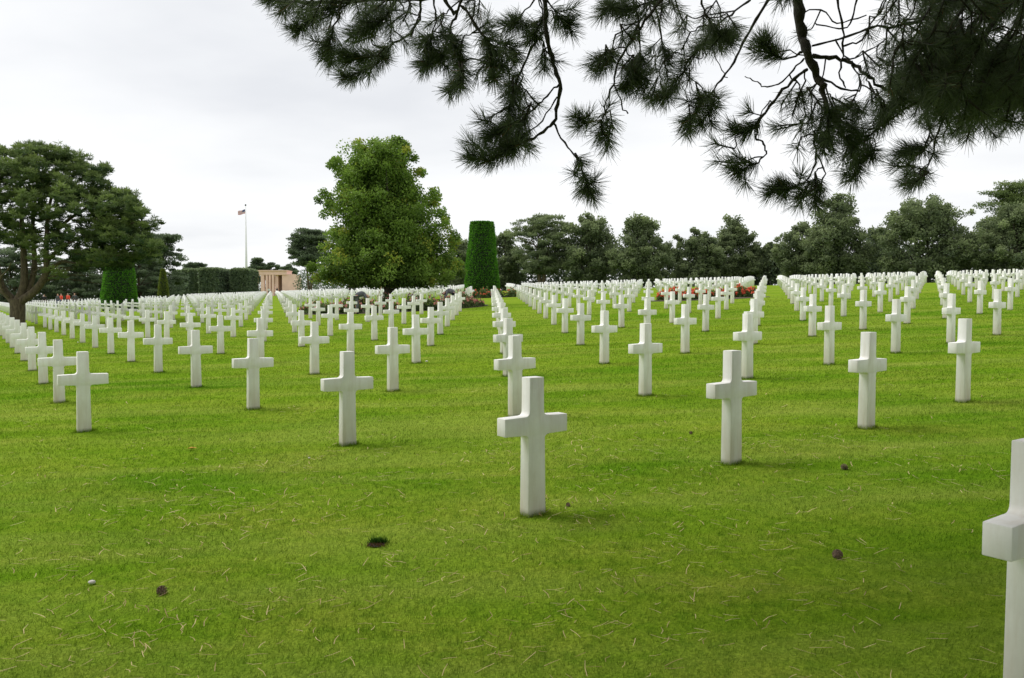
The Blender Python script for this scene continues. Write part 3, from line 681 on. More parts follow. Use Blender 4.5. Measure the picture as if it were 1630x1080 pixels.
for k in range(7):
    a = math.radians(185+170*k/6); rose(-1.1+math.cos(a)*2.4, 65.0+math.sin(a)*1.5, .62, R.uniform(.6, .85), M['red'], 'red rose bush round the foot of the tall yew cone, %s from the left' % ORD[k], 'rose bushes at the yew cone', 16)
for k in range(9):
    rose(8.35+k*.58, 42.7+R.uniform(-.5, .5), .44, R.uniform(.5, .7), M['red'], 'bright red rose bush in the bed among the crosses, %s from the left' % ORD[k], 'red rose bushes among the crosses', 42)
# ------------------------------------------------------------------ memorial colonnade and flag
dM = 250
def build_memorial():
    x0 = P(397, 460, dM).x; x1 = P(470, 460, dM).x; zb = ground((x0+x1)/2, dM)-.5; zt = P(430, 432, dM).z
    root = empty('memorial_colonnade', ((x0+x1)/2, dM, zb), 'pale pink stone colonnade with square pillars and flat roof beyond the crosses', 'memorial')
    X_ = lambda px: P(px, 450, dM).x
    wall = MB(); wall.box((X_(451.2), dM-1.6, zb), (X_(470), dM+7, P(460, 437.5, dM).z)); wall.build('wall', M['limestone'], root)
    wing = MB(); wing.box((X_(439.6), dM-1.2, zb), (X_(444.3), dM-.1, zt-1.353)); wing.build('wall', M['limestone'], root)
    cor = MB(); cor.box((X_(402), dM-2.0, zt-1.35), (X_(459), dM+4, zt-.15)); cor.box((X_(401.4), dM-2.3, zt-.147), (X_(459.8), dM+4.2, zt+.12)); cor.build('roof', M['limestone'], root)
    inner = MB(); inner.box((X_(439.6), dM+1.6, zb), (X_(451.2)-.003, dM+2.4, zt-1.353)); inner.build('shaded_recess', M['stone_shade'], root)  # back of the recess, its shade put into a darkened limestone colour
    for a_, b_ in ((406.5, 412.5), (418, 423.5), (425.8, 428.8), (430.6, 433.6), (435.4, 438.6)):
        pl = MB(); pl.box((X_(a_), dM-1.9, zb), (X_(b_), dM-.8, zt-1.353)); pl.box((X_(a_)-.06, dM-1.98, zb), (X_(b_)+.06, dM-.72, zb+.5)); pl.build('pillar', M['limestone'], root)
build_memorial()
x0 = P(347, 430, 300).x; mb = MB(); mb.box((x0, 300, ground(x0, 300)-1), (x0+4.2, 306, P(350, 431, 300).z)); mb.box((x0-.2, 299.8, P(350, 431, 300).z+.002), (x0+4.4, 306.2, P(350, 429.5, 300).z))
o = mb.build('stone_pavilion', M['limestone']); tag(o, 'far pink stone block with flat roof peeping over the hedges', 'building')
dF = 185; px_, pz_ = P(392.5, 460, dF).x, ground(P(392.5, 460, dF).x, dF)
root = empty('flagpole', (px_, dF, pz_), 'tall white flagpole with small flag left of the memorial', 'flagpole')
zt = P(392.5, 329, dF).z
mb = MB(); mb.tube([(px_, dF, pz_-.3), (px_, dF, pz_+(zt-pz_)*.45), (px_, dF, zt)], [.36, .24, .09], 12); mb.build('pole', M['white_paint'], root, True)
mb = MB(); mb.tube([(px_, dF, zt), (px_, dF, zt+.15), (px_, dF, zt+.3), (px_, dF, zt+.45)], [.05, .2, .2, .04], 10); mb.build('finial', M['cloth_grey'], root, True)
nx, ny = 14, 8; v = []; f = []; uvs = []
for j in range(ny):
    for i in range(nx):
        a = i/(nx-1); b2_ = j/(ny-1)
        v.append((px_-.1-1.75*a, dF+.12*math.sin(a*7)*a+.0, zt-.75-.55*a**1.2-1.0*(1-b2_)*(1-.1*a)+.12*math.sin(a*8+b2_)*a)); uvs.append((a, b2_))
for j in range(ny-1):
    for i in range(nx-1): f.append((j*nx+i, j*nx+i+1, (j+1)*nx+i+1, (j+1)*nx+i))
me = bpy.data.meshes.new('flag'); me.from_pydata(v, [], f); ul = me.uv_layers.new(name='cloth')
for lp in me.loops: ul.data[lp.index].uv = uvs[lp.vertex_index]
o = link('flag', me, M['flag'], None, True); tag(o, 'small striped flag blowing left from the tall white pole', 'flag')
# ------------------------------------------------------------------ people
def skin_obj(name, V, E, Rd, m, parent, sub=1):
    me = bpy.data.meshes.new(name); me.from_pydata(V, E, []); o = bpy.data.objects.new(name, me); C.objects.link(o); me.materials.append(m)
    md = o.modifiers.new('skin', 'SKIN'); md.use_smooth_shade = True
    sv = me.skin_vertices[0].data if me.skin_vertices else None
    if sv is None:
        bm = bmesh.new(); bm.from_mesh(me); bm.verts.layers.skin.verify(); bm.to_mesh(me); bm.free(); sv = me.skin_vertices[0].data
    for k, r in enumerate(Rd): sv[k].radius = (r, r) if not isinstance(r, tuple) else r; sv[k].use_root = (k == 0)
    sm = o.modifiers.new('sub', 'SUBSURF'); sm.levels = sub; sm.render_levels = sub
    o.parent = parent; return o
def person(loc, rot, pose, top, legs, label, hairm='hair', scale=1.0, group=None):
    """joint positions in metres; person faces +x before rotation"""
    root = empty('person', loc, label, 'person', group); root.rotation_euler = (0, 0, rot); root.scale = (scale,)*3
    J = pose; V = []; E = []; Rd = []; idx = {}
    def a(nm, r, par=None):
        idx[nm] = len(V); V.append(J[nm]); Rd.append(r)
        if par: E.append((idx[par], idx[nm]))
    a('pelvis', .13); a('waist', .125, 'pelvis'); a('chest', .15, 'waist'); a('neckb', .075, 'chest'); a('neck', .055, 'neckb'); a('head0', .085, 'neck'); a('head1', .10, 'head0'); a('head2', .07, 'head1')
    for s in 'LR':
        a('sh'+s, .06, 'neckb'); a('el'+s, .045, 'sh'+s); a('wr'+s, .032, 'el'+s); a('ha'+s, .035, 'wr'+s)
        a('hip'+s, .095, 'pelvis'); a('kn'+s, .062, 'hip'+s); a('an'+s, .042, 'kn'+s); a('to'+s, .04, 'an'+s)
    skin_obj('body', V, E, Rd, M['skin'], root)
    def sub_(nm, names, edges, rad, m):
        k = {n_: i for i, n_ in enumerate(names)}
        skin_obj(nm, [J[n_] for n_ in names], [(k[x], k[y]) for x, y in edges], rad, m, root)
    mid = lambda p_, q_, t_: tuple(Vector(p_).lerp(Vector(q_), t_))
    for s in 'LR': J['cuff'+s] = mid(J['el'+s], J['wr'+s], .85); J['hem'+s] = mid(J['kn'+s], J['an'+s], .93)
    sub_('jacket', ['pelvis', 'waist', 'chest', 'neckb', 'shL', 'elL', 'cuffL', 'shR', 'elR', 'cuffR'], [('pelvis', 'waist'), ('waist', 'chest'), ('chest', 'neckb'), ('neckb', 'shL'), ('shL', 'elL'), ('elL', 'cuffL'), ('neckb', 'shR'), ('shR', 'elR'), ('elR', 'cuffR')],
         [.155, .155, .18, .09, .078, .06, .045, .078, .06, .045], top)
    sub_('trousers', ['pelvis', 'hipL', 'knL', 'hemL', 'hipR', 'knR', 'hemR'], [('pelvis', 'hipL'), ('hipL', 'knL'), ('knL', 'hemL'), ('pelvis', 'hipR'), ('hipR', 'knR'), ('knR', 'hemR')], [.148, .115, .08, .065, .115, .08, .065], legs)
    for s in 'LR': skin_obj('shoe', [J['an'+s], tuple(Vector(J['to'+s]))], [(0, 1)], [.055, .055], M['cloth_black'], root)
    h1 = Vector(J['head1']); h2 = Vector(J['head2']); bk_ = (Vector(J['neckb'])-Vector(J['head0']))*0
    back = Vector(J['back']) if 'back' in J else Vector((-1, 0, 0))
    skin_obj('hair', [tuple(h1+back*.035), tuple(h2+back*.02)], [(0, 1)], [.105, .085], M[hairm], root)
    return root
def standing(sw=.0):
    J = dict(pelvis=(0, 0, .95), waist=(0, 0, 1.12), chest=(.01, 0, 1.30), neckb=(0, 0, 1.45), neck=(.01, 0, 1.52), head0=(.03, 0, 1.58), head1=(.03, 0, 1.65), head2=(.02, 0, 1.72))
    for s, q in (('L', 1), ('R', -1)):
        J['sh'+s] = (0, .19*q, 1.42); J['el'+s] = (-.03+sw*q, .25*q, 1.14); J['wr'+s] = (.05+sw*q, .25*q, .90); J['ha'+s] = (.07+sw*q, .25*q, .80)
        J['hip'+s] = (0, .10*q, .90); J['kn'+s] = (.03-sw*q, .11*q, .50); J['an'+s] = (-.02-sw*1.6*q, .11*q, .08); J['to'+s] = (.14-sw*1.6*q, .12*q, .04)
    return J
def bending(reach=.55, crouch=0):
    J = dict(pelvis=(-.05, 0, .92-crouch), waist=(.06, 0, 1.03-crouch), chest=(.26, 0, 1.10-crouch), neckb=(.42, 0, 1.03-crouch), neck=(.48, 0, 1.0-crouch), head0=(.54, 0, .96-crouch), head1=(.59, 0, .91-crouch), head2=(.63, 0, .86-crouch), back=(.5, 0, .8))
    for s, q in (('L', 1), ('R', -1)):
        J['sh'+s] = (.40, .18*q, 1.0-crouch); J['el'+s] = (.46+reach*.1, .21*q, .72-crouch); J['wr'+s] = (.50+reach*.25, .16*q, .50-crouch*.8); J['ha'+s] = (.52+reach*.3, .14*q, .42-crouch*.7)
        J['hip'+s] = (-.05, .10*q, .86-crouch); J['kn'+s] = (.05+crouch*.9, .12*q, .47-crouch*.3); J['an'+s] = (-.06, .13*q, .08); J['to'+s] = (.10, .14*q, .04)
    return J
def at(px, d_): b3 = foot(px, d_); return b3
person(at(568, 41.2), 0.25, bending(), M['cloth_grey'], M['cloth_grey'], 'gardener in dark grey clothes bending over the roses left of the maple trunk')
gl = at(568, 41.2)
person(at(722, 45.0), math.pi+.2, bending(.3, .12), M['cloth_striped'], M['cloth_black'], 'gardener in striped dark shirt bent low right of the maple trunk')
mb = MB(); a_ = P(607, 457, 42.5); b2_ = P(592, 486, 42.0); b2_.z = ground(b2_.x, b2_.y)+.02
mb.tube([a_, b2_], .018, 6); hd = MB(); hd.box((b2_.x-.2, b2_.y-.02, b2_.z-.01), (b2_.x+.2, b2_.y+.02, b2_.z+.04))
rk = empty('rake', b2_, 'long handled garden rake leaning in the rose bed by the gardener', 'rake'); mb.build('handle', M['cloth_tan'], rk); hd.build('head', M['cloth_black'], rk)
vis_ = [(70, 96, 'black', 'black', 'person in black coat standing just right of the big pine trunk'), (92, 99, 'grey', 'denim', 'visitor in dark grey beside the two orange jackets'),
        (97.5, 97, 'orange', 'denim', 'visitor in bright orange jacket, left one of the orange pair'), (108, 97, 'orange', 'black', 'visitor in bright orange jacket, right one of the orange pair'), (118.5, 99, 'grey', 'black', 'visitor in grey standing right of the orange pair'),
        (556, 128, 'black', 'black', 'visitor in black standing beyond the crosses left of the maple'), (563.5, 128, 'black', 'grey', 'second visitor in black just left of the bending gardener')]
for k, (px, d_, t_, l_, lab) in enumerate(vis_):
    person(at(px, d_), R.uniform(0, 6.2), standing(R.uniform(-.12, .12)), M['cloth_'+t_], M['cloth_'+l_], lab, scale=1.0)
cols = ['black', 'tan', 'white', 'blue', 'grey', 'tan', 'white', 'black', 'tan', 'grey', 'white', 'black']
for k, px in enumerate([316, 327, 337, 345, 352, 363, 376, 383, 398, 411, 428, 441]):
    person(at(px, 183+R.uniform(-1, 1)), R.uniform(0, 6.2), standing(R.uniform(-.15, .15)), M['cloth_'+cols[k]], M['cloth_'+['denim', 'black', 'grey'][k % 3]],
           'visitor standing beyond the farthest crosses before the hedges, %s from the left' % ORD[k], group='visitors beyond the farthest crosses', scale=1.12)
# ------------------------------------------------------------------ small things on the lawn
def pine_cone(px, py, size, label, seed):
    q = ground_hit(px, py); rr_ = random.Random(seed); mb = MB()
    root = empty('pine_cone', q, label, 'pine cone', 'pine cones lying on the lawn')
    ax = Vector((rr_.uniform(-1, 1), rr_.uniform(-1, 1), .25)).normalized(); c = q+Vector((0, 0, size*.33))
    s1 = ax.orthogonal().normalized(); s2 = ax.cross(s1)
    for k in range(44):
        t_ = k/43; a = k*2.39996; prof = math.sin(math.pi*(.12+.80*t_))**.7; p_ = c+ax*(t_-.5)*size*.95; o_ = s1*math.cos(a)+s2*math.sin(a)
        r_ = size*.54*prof; tipp = p_+o_*r_+ax*size*.10; w_ = ax.cross(o_)*size*.115; bs = p_+o_*r_*.25
        mb.add([bs-w_*.6, bs+w_*.6, tipp+w_, tipp-w_, tipp+ax*size*.07], [(0, 1, 2, 3), (3, 2, 4), (0, 3, 4), (1, 4, 2), (0, 4, 1)])
    mb.build('scale', M['cone'], root)
    st_ = MB(); st_.tube([c-ax*size*.55, c, c+ax*size*.42], [size*.05, size*.09, size*.03], 7); st_.build('core', M['cone'], root)
pine_cone(259, 947, .055, 'open brown pine cone on the grass at the lower left', 1)
pine_cone(1333, 888, .058, 'dark brown pine cone on the grass left of the cut off cross', 2)
pine_cone(1345, 747, .055, 'small reddish brown pine cone below the second right hand cross', 3)
pine_cone(905, 806, .032, 'tiny brown pine cone beside the foot of the central cross', 4)
pine_cone(1100, 691, .034, 'small brown pine cone between the central cross and its right neighbour', 5)
def small_leaf(px, py, s, m, name, label, cat):
    q = ground_hit(px, py); q.z += .02; mb = MB()
    pts = [(0, 0, 0), (.3, .25, .12), (.7, .2, .1), (1, 0, .05), (.7, -.2, .14), (.3, -.25, .1), (.5, 0, -.02)]
    mb.add([q+Vector(p_)*s for p_ in pts], [(0, 6, 1), (1, 6, 2), (2, 6, 3), (3, 6, 4), (4, 6, 5), (5, 6, 0)]); tag(mb.build(name, m), label, cat)
small_leaf(298, 718, .11, M['yellow_leaf'], 'fallen_leaf', 'single yellow orange leaf lying on the left lawn', 'leaf')
def pebble(px, py, s, label):
    q = ground_hit(px, py); bm = bmesh.new(); bmesh.ops.create_icosphere(bm, subdivisions=2, radius=s)
    for v_ in bm.verts: v_.co = Vector((v_.co.x*1.3, v_.co.y, v_.co.z*.7))*(1+.12*math.sin(v_.co.x*90+v_.co.y*70))
    me = bpy.data.meshes.new('pebble'); bm.to_mesh(me); bm.free(); o = link('pebble', me, M['pebble'], None, True); o.location = q+Vector((0, 0, s*.9)); tag(o, label, 'pebble', 'pale pebbles on the lawn')
pebble(146, 932, .017, 'pale pebble in the grass near the open pine cone')
pebble(679, 577, .022, 'pale pebble beside the foot of a cross left of centre')
pebble(124, 547, .022, 'pale pebble between the left rows of crosses')
pebble(492, 731, .010, 'tiny white pebble left of the central lawn')
# hole in the turf: a flat disc, its shaded depth put into the soil colour
mb = MB(); n_ = 20
v = [(HOLE.x, HOLE.y, HOLE.z+.004)]+[(HOLE.x+.052*math.cos(2*math.pi*k/n_)*(1+.12*math.sin(k*2.3)), HOLE.y+.06*math.sin(2*math.pi*k/n_), HOLE.z+.006) for k in range(n_)]
mb.add(v, [(0, 1+k, 1+(k+1) % n_) for k in range(n_)])
n = 420; hx = HOLE.x+rng.normal(size=n)*.030; hy = HOLE.y+.045+rng.normal(size=n)*.014; hz = gz(hx, hy); hh = .02+.035*rng.random(n); a = rng.random(n)*2*np.pi; sw_ = .0035
back_ = rng.random(n) < .68; hx = np.where(back_, hx, HOLE.x+rng.normal(size=n)*.035); hy = np.where(back_, hy, HOLE.y-.02+rng.normal(size=n)*.02); hh = np.where(back_, hh, hh*.45)
V = np.stack([np.stack([hx-sw_*np.cos(a), hy-sw_*np.sin(a), hz], 1), np.stack([hx+sw_*np.cos(a), hy+sw_*np.sin(a), hz], 1), np.stack([hx+np.sin(a)*hh*.6, hy-np.abs(np.cos(a))*hh*.5, hz+hh], 1)], 1).reshape(-1, 3)
tag(link('grass_tuft', np_mesh('grass_tuft', V, np.arange(3*n).reshape(n, 3), np.repeat(np.where(back_, .25+.3*rng.random(n), 1.0), 3)), leafmat('tuft_blade', (.02, .07, .006), (.07, .20, .015), .2, .6, (.13, .07, .03))), 'dark green grass tuft leaning over the small hole in the near lawn', 'grass tuft')
tag(mb.build('turf_hole', simple('shaded_hole_soil', (.016, .010, .006), .95, .4, 40)), 'small round bare hole in the near lawn', 'hole', kind='structure')
# fallen pine needles
n = 1800; d_ = 2.9+9.5*rng.random(n)**1.4; x = (rng.random(n)*2-1)*.72*d_
x0_ = rng.random(n) < .55; cl_ = rng.integers(0, 60, n); cx_ = (rng.random(60)*2-1)*.6; cy_ = 3.3+5*rng.random(60)
d_ = np.where(x0_, cy_[cl_]+rng.normal(size=n)*.35, d_); x = np.where(x0_, cx_[cl_]*cy_[cl_]+rng.normal(size=n)*.4, x)
z = gz(x, d_)+.025+.012*rng.random(n)*(d_/5); a = rng.random(n)*2*np.pi; L = .05+.06*rng.random(n); bend = rng.normal(size=n)*.25
dirv = np.stack([np.cos(a), np.sin(a), rng.normal(size=n)*.12], 1); sd_ = np.stack([-np.sin(a), np.cos(a), np.zeros(n)], 1)
W = (.0019*(d_/4)**.85)[:, None]; p0 = np.stack([x, d_, z], 1); p1 = p0+dirv*L[:, None]*.5+sd_*(bend*L*.3)[:, None]; p2 = p0+dirv*L[:, None]
V = np.stack([p0-sd_*W, p0+sd_*W, p1+sd_*W, p1-sd_*W, p2+sd_*W*.6, p2-sd_*W*.6], 1).reshape(-1, 3)
b0 = np.arange(n)*6; Fc = np.concatenate([np.stack([b0, b0+1, b0+2, b0+3], 1), np.stack([b0+3, b0+2, b0+4, b0+5], 1)])
tag(link('fallen_needles', np_mesh('fallen_needles', V, Fc, np.repeat(rng.random(n), 6)), M['dead_needle']), 'dry brown pine needles strewn over the near grass', 'pine needles', kind='stuff')
# ------------------------------------------------------------------ the overhanging pine
root = empty('pine_tree', (6.6, 1.5, ground(6.6, 1.5)), 'tall pine at right whose needled boughs hang across the top of the view', 'tree')
za = lambda x, y: (400+x/2.587, y/2.587)
zb = lambda x, y: (1000+x/2.587, y/2.587)
def needles(tufts, per=150, length=.105):
    """tufts: (start Vector, end Vector, tint)"""
    n = len(tufts)*per; i = np.repeat(np.arange(len(tufts)), per)
    A = np.array([tuple(t[0]) for t in tufts]); B = np.array([tuple(t[1]) for t in tufts]); tt = np.array([t[2] for t in tufts])
    f_ = rng.random(n)**.8; base = A[i]+(B[i]-A[i])*f_[:, None]; ax = norm(B-A)[i]
    side = unit(n); side -= ax*(side*ax).sum(1)[:, None]; side = norm(side)
    op = np.radians(28+42*rng.random(n)*(1.15-f_*.5)); dr = ax*np.cos(op)[:, None]+side*np.sin(op)[:, None]; dr[:, 2] += .05
    dr = norm(dr); L = length*(.7+.5*rng.random(n)); W = .0014
    sd2 = norm(np.cross(dr, unit(n)))*W; bend = side*(L*.06)[:, None]
    mid = base+dr*(L*.5)[:, None]+bend; tip = base+dr*L[:, None]
    V = np.stack([base-sd2, base+sd2, mid+sd2, mid-sd2, tip], 1).reshape(-1, 3); b0 = np.arange(n)*5
    F1 = np.stack([b0, b0+1, b0+2, b0+3], 1); T_ = np.repeat(np.clip(.42+tt[i]+rng.normal(size=n)*.16, 0, .86), 5)
    T_ = np.where(np.repeat(rng.random(n) < .012, 5), 1.0, T_)
    tri = np.stack([b0+3, b0+2, b0+4, b0+4], 1)
    # tips as separate narrow quads to keep one face size
    V2 = np.stack([mid-sd2, mid+sd2, tip+sd2*.35, tip-sd2*.35], 1).reshape(-1, 3); off = len(V); c0 = off+np.arange(n)*4
    return np.concatenate([V, V2]), np.concatenate([F1, np.stack([c0, c0+1, c0+2, c0+3], 1)]), np.concatenate([T_, T_.reshape(-1, 5)[:, :4].ravel()])
def bough(lines, blobs, d0, label=None, per=76, rootline=None):
    """lines: (points px, radius0, radius1, fraction from which tufts grow or None)"""
    mb = MB(); tf = []; nodes = []
    for (pts, r0, r1, grow) in lines:
        dd = d0+R.uniform(-.25, .25); sl = R.uniform(-.25, .25)
        w3 = [P(x, y, dd+sl*k/len(pts)+R.uniform(-.04, .04)) for k, (x, y) in enumerate(pts)]; w3 = smooth_poly(w3, 4); n_ = len(w3)
        w3 = [w3[0]]+[p_+Vector((R.gauss(0, .004), R.gauss(0, .01), R.gauss(0, .004))) for p_ in w3[1:]]
        nodes += w3
        mb.tube(w3, [(r0+(r1-r0)*k/(n_-1))*(1+.18*math.sin(k*1.9)) for k in range(n_)], 6)
        if grow is not None:
            L = 0; tot = sum((w3[k+1]-w3[k]).length for k in range(n_-1)); st_ = grow*tot; run = 0
            for k in range(n_-1):
                seg = w3[k+1]-w3[k]; run += seg.length
                if run >= st_:
                    tf.append((w3[k], w3[k+1]+seg*.1, R.gauss(0, .05)))
                    # side shoots
                    if R.random() < .45:
                        o_ = Vector((R.gauss(0, 1), R.gauss(0, 1), R.gauss(0, .7))); o_ = (o_.normalized()+seg.normalized()*.8).normalized()*R.uniform(.07, .13)
                        mb.tube([w3[k], w3[k]+o_], [.004, .003], 5); tf.append((w3[k]+o_*.35, w3[k]+o_, R.gauss(0, .06)))
            e = w3[-1]+(w3[-1]-w3[-2]).normalized()*.05; tf.append((w3[-1], e, .05))
    for (x, y, ang, s_) in blobs:
        dd = d0+R.uniform(-.35, .35); c = P(x, y, dd); mx_ = R.randint(1, 2)
        a = math.radians(ang); dv_ = Vector((math.cos(a), R.uniform(-.4, .4), -math.sin(a))).normalized()
        st1 = c-dv_*.10*s_; nb = min(nodes, key=lambda q_: (q_-st1).length+.6*max(0, st1.z-q_.z))
        if (nb-st1).length > .02:
            ll_ = (nb-st1).length; m1 = nb.lerp(st1, .5)+Vector((R.choice((-1, 1))*R.uniform(.08, .16), R.uniform(-.1, .1), R.choice((-1, 1))*R.uniform(.06, .14)))*ll_
            m2 = m1.lerp(st1, .5)+Vector((R.gauss(0, .04), 0, -.07))*ll_; tw = smooth_poly([nb, m1, m2, st1], 3); mb.tube(tw, [.0052-.0016*k/(len(tw)-1) for k in range(len(tw))], 5); nodes += tw[4:]
        for q in range(mx_):
            dv2 = (dv_+Vector((R.gauss(0, .35), R.gauss(0, .4), R.gauss(0, .35)))).normalized(); st0 = c-dv_*.10*s_
            e = st0+dv2*.15*s_; mb.tube([st0, st0.lerp(e, .5)+Vector((R.gauss(0, .006),)*3), e], [.0055, .005, .004], 5); tf.append((st0.lerp(e, .25), e, R.gauss(0, .06)))
    br = mb.build('branch', M['twig_bark'], root, True)
    V, Fc, Tn = needles(tf, per)
    nd = np_mesh('needles', V, Fc, Tn); o = bpy.data.objects.new('needles', nd); C.objects.link(o); nd.materials.append(M['near_needle']); o.parent = br
    return br
A_ = lambda L_: [za(*p_) for p_ in L_]; B_ = lambda L_: [zb(*p_) for p_ in L_]
# bough 1: far left spray
bough([(A_([(1250, -40), (900, -25), (640, -5), (350, 12), (150, 10), (70, -5)]), .022, .007, .60),
       (A_([(370, 10), (350, 90), (320, 170), (305, 220)]), .006, .004, .55),
       (A_([(690, -10), (695, 60), (650, 140), (565, 195), (525, 250), (460, 290), (400, 315)]), .010, .004, .5),
       (A_([(600, 0), (560, 60), (500, 110), (430, 130)]), .007, .004, .3),
       (A_([(400, 5), (300, 50), (230, 95), (190, 125)]), .007, .004, .3),
       (A_([(560, 195), (500, 235), (440, 235), (385, 225)]), .006, .004, .35)],
      [(*za(120, 20), 160, 1), (*za(200, 60), 140, 1), (*za(260, 40), 120, 1.1), (*za(330, 30), 100, 1), (*za(420, 60), 120, 1.1), (*za(450, 130), 110, 1.1), (*za(520, 60), 130, 1.1), (*za(480, 20), 90, 1), (*za(600, 100), 120, 1.1), (*za(560, 140), 100, 1), (*za(640, 60), 100, 1), (*za(610, 170), 60, 1), (*za(440, 190), 150, 1), (*za(170, 20), 140, 1), (*za(90, 10), 170, .9), (*za(290, 90), 140, 1), (*za(660, 110), 120, 1), (*za(380, 20), 120, 1), (*za(550, 20), 120, 1), (*za(620, 20), 90, 1)], 5.2)
# bough 2
bough([(A_([(875, -20), (835, 70), (815, 150), (845, 220), (862, 290), (840, 360)]), .010, .004, .42),
       (A_([(745, -10), (760, 70), (742, 150), (722, 190)]), .007, .004, .65),
       (A_([(780, 90), (800, 200), (760, 245), (720, 262)]), .005, .004, .6),
       (A_([(790, -10), (830, 60), (870, 30), (940, 130), (985, 195), (985, 260), (1005, 330)]), .011, .005, .55),
       (A_([(985, 200), (1040, 180), (1080, 220)]), .005, .004, .2)],
      [(*za(930, 30), 100, 1), (*za(950, 60), 60, .9), (*za(880, 240), 80, 1), (*za(820, 320), 120, 1), (*za(880, 330), 80, 1), (*za(1030, 260), 80, 1), (*za(960, 300), 110, .9), (*za(850, 180), 60, .9), (*za(760, 100), 120, .9), (*za(1050, 350), 100, .9), (*za(700, 160), 150, .8), (*za(960, 140), 0, .8)], 4.9)
# bough 3: the long hanging twig of the middle
bough([(A_([(1205, -40), (1208, 60), (1215, 160), (1242, 260), (1268, 345), (1262, 430), (1240, 505), (1190, 555), (1130, 580), (1050, 620), (980, 665), (920, 655)]), .016, .004, .80),
       (A_([(1240, 505), (1290, 590), (1335, 650), (1368, 720), (1388, 790)]), .007, .004, .75),
       (A_([(1268, 345), (1215, 395), (1170, 440), (1110, 500), (1040, 545), (985, 560)]), .006, .004, .55),
       (A_([(1258, 400), (1195, 495), (1120, 560), (1060, 600)]), .005, .004, .6),
       (A_([(1200, 135), (1150, 200), (1112, 290), (1085, 380), (1066, 450), (1052, 530)]), .009, .004, .45),
       (A_([(1170, -10), (1115, 60), (1075, 100)]), .005, .004, .6),
       (A_([(1180, -20), (1195, 80), (1160, 150)]), .005, .004, .5),
       (A_([(1210, -10), (1260, 70), (1305, 95)]), .006, .004, .4)],
      [(*za(900, 610), 200, 1.1), (*za(950, 640), 190, 1.1), (*za(1000, 600), 170, 1), (*za(960, 510), 190, 1), (*za(1000, 480), 150, .9), (*za(1100, 420), 90, 1.1), (*za(1160, 430), 60, 1), (*za(1140, 480), 100, 1), (*za(1080, 560), 120, 1), (*za(1190, 240), 100, 1), (*za(1215, 260), 80, .9), (*za(1310, 760), 120, 1), (*za(1370, 770), 90, 1), (*za(1350, 660), 60, .5), (*za(1290, 80), 30, 1), (*za(1130, 600), 80, .8), (*za(1060, 360), 110, .8), (*za(1150, 140), 120, .7)], 5.0)
# bough 4
bough([(A_([(1700, -20), (1640, 60), (1560, 170), (1508, 260), (1490, 345), (1455, 440), (1440, 545)]), .011, .004, .88),
       (A_([(1492, 345), (1525, 435), (1552, 468)]), .005, .004, None),
       (A_([(1446, 470), (1395, 505), (1350, 495)]), .004, .003, .45),
       (A_([(1590, 90), (1500, 150), (1480, 230), (1440, 280)]), .006, .004, .6),
       (A_([(1590, 140), (1600, 240), (1575, 310)]), .005, .004, .5),
       (A_([(1525, 250), (1545, 300), (1590, 320)]), .004, .003, .5),
       (A_([(1500, -10), (1460, 40)]), .005, .003, .4), (A_([(1700, -10), (1560, 40), (1500, 60)]), .007, .004, .4)],
      [(*za(1470, 590), 95, 1.1), (*za(1440, 570), 120, .9), (*za(1500, 500), 60, .8), (*za(1440, 270), 110, 1), (*za(1460, 230), 90, .8), (*za(1570, 290), 90, .9), (*za(1550, 30), 120, 1), (*za(1600, 60), 100, 1), (*za(1480, 10), 100, .9), (*za(1620, 380), 110, .9), (*za(1540, 150), 60, .8)], 5.1)
# bough 5
bough([(B_([(105, -30), (128, 120), (150, 240)]), .009, .004, .75), (B_([(20, 0), (45, 140), (42, 260), (5, 340)]), .007, .004, .6),
       (B_([(590, -20), (525, 75), (470, 180), (415, 280), (350, 365), (285, 450), (245, 520)]), .011, .004, .78),
       (B_([(300, 195), (250, 260), (190, 370), (120, 400)]), .006, .004, .55), (B_([(500, 0), (420, 60), (340, 130), (260, 240), (200, 330)]), .008, .004, .45),
       (B_([(300, 0), (330, 80), (380, 150), (420, 150)]), .007, .004, .4), (B_([(345, 200), (380, 290), (410, 320)]), .004, .003, None), (B_([(180, 215), (290, 240), (310, 215)]), .004, .003, None),
       (B_([(350, 370), (350, 430), (300, 500)]), .004, .003, .4)],
      [(*zb(60, 80), 110, 1.1), (*zb(140, 60), 90, 1.1), (*zb(200, 60), 80, 1.1), (*zb(220, 120), 110, 1.1), (*zb(300, 110), 100, 1.1), (*zb(360, 60), 90, 1), (*zb(390, 170), 70, 1), (*zb(330, 170), 100, 1), (*zb(90, 370), 120, 1.1), (*zb(130, 400), 90, 1), (*zb(230, 500), 100, 1.1), (*zb(270, 400), 90, 1), (*zb(320, 430), 80, .9), (*zb(20, 130), 120, 1), (*zb(90, 280), 110, 1), (*zb(150, 310), 80, .9), (*zb(250, 190), 90, .9), (*zb(30, 30), 90, 1), (*zb(250, 330), 90, .8), (*zb(10, 310), 120, .8), (*zb(430, 100), 60, .8), (*zb(170, 20), 80, 1)], 5.3)
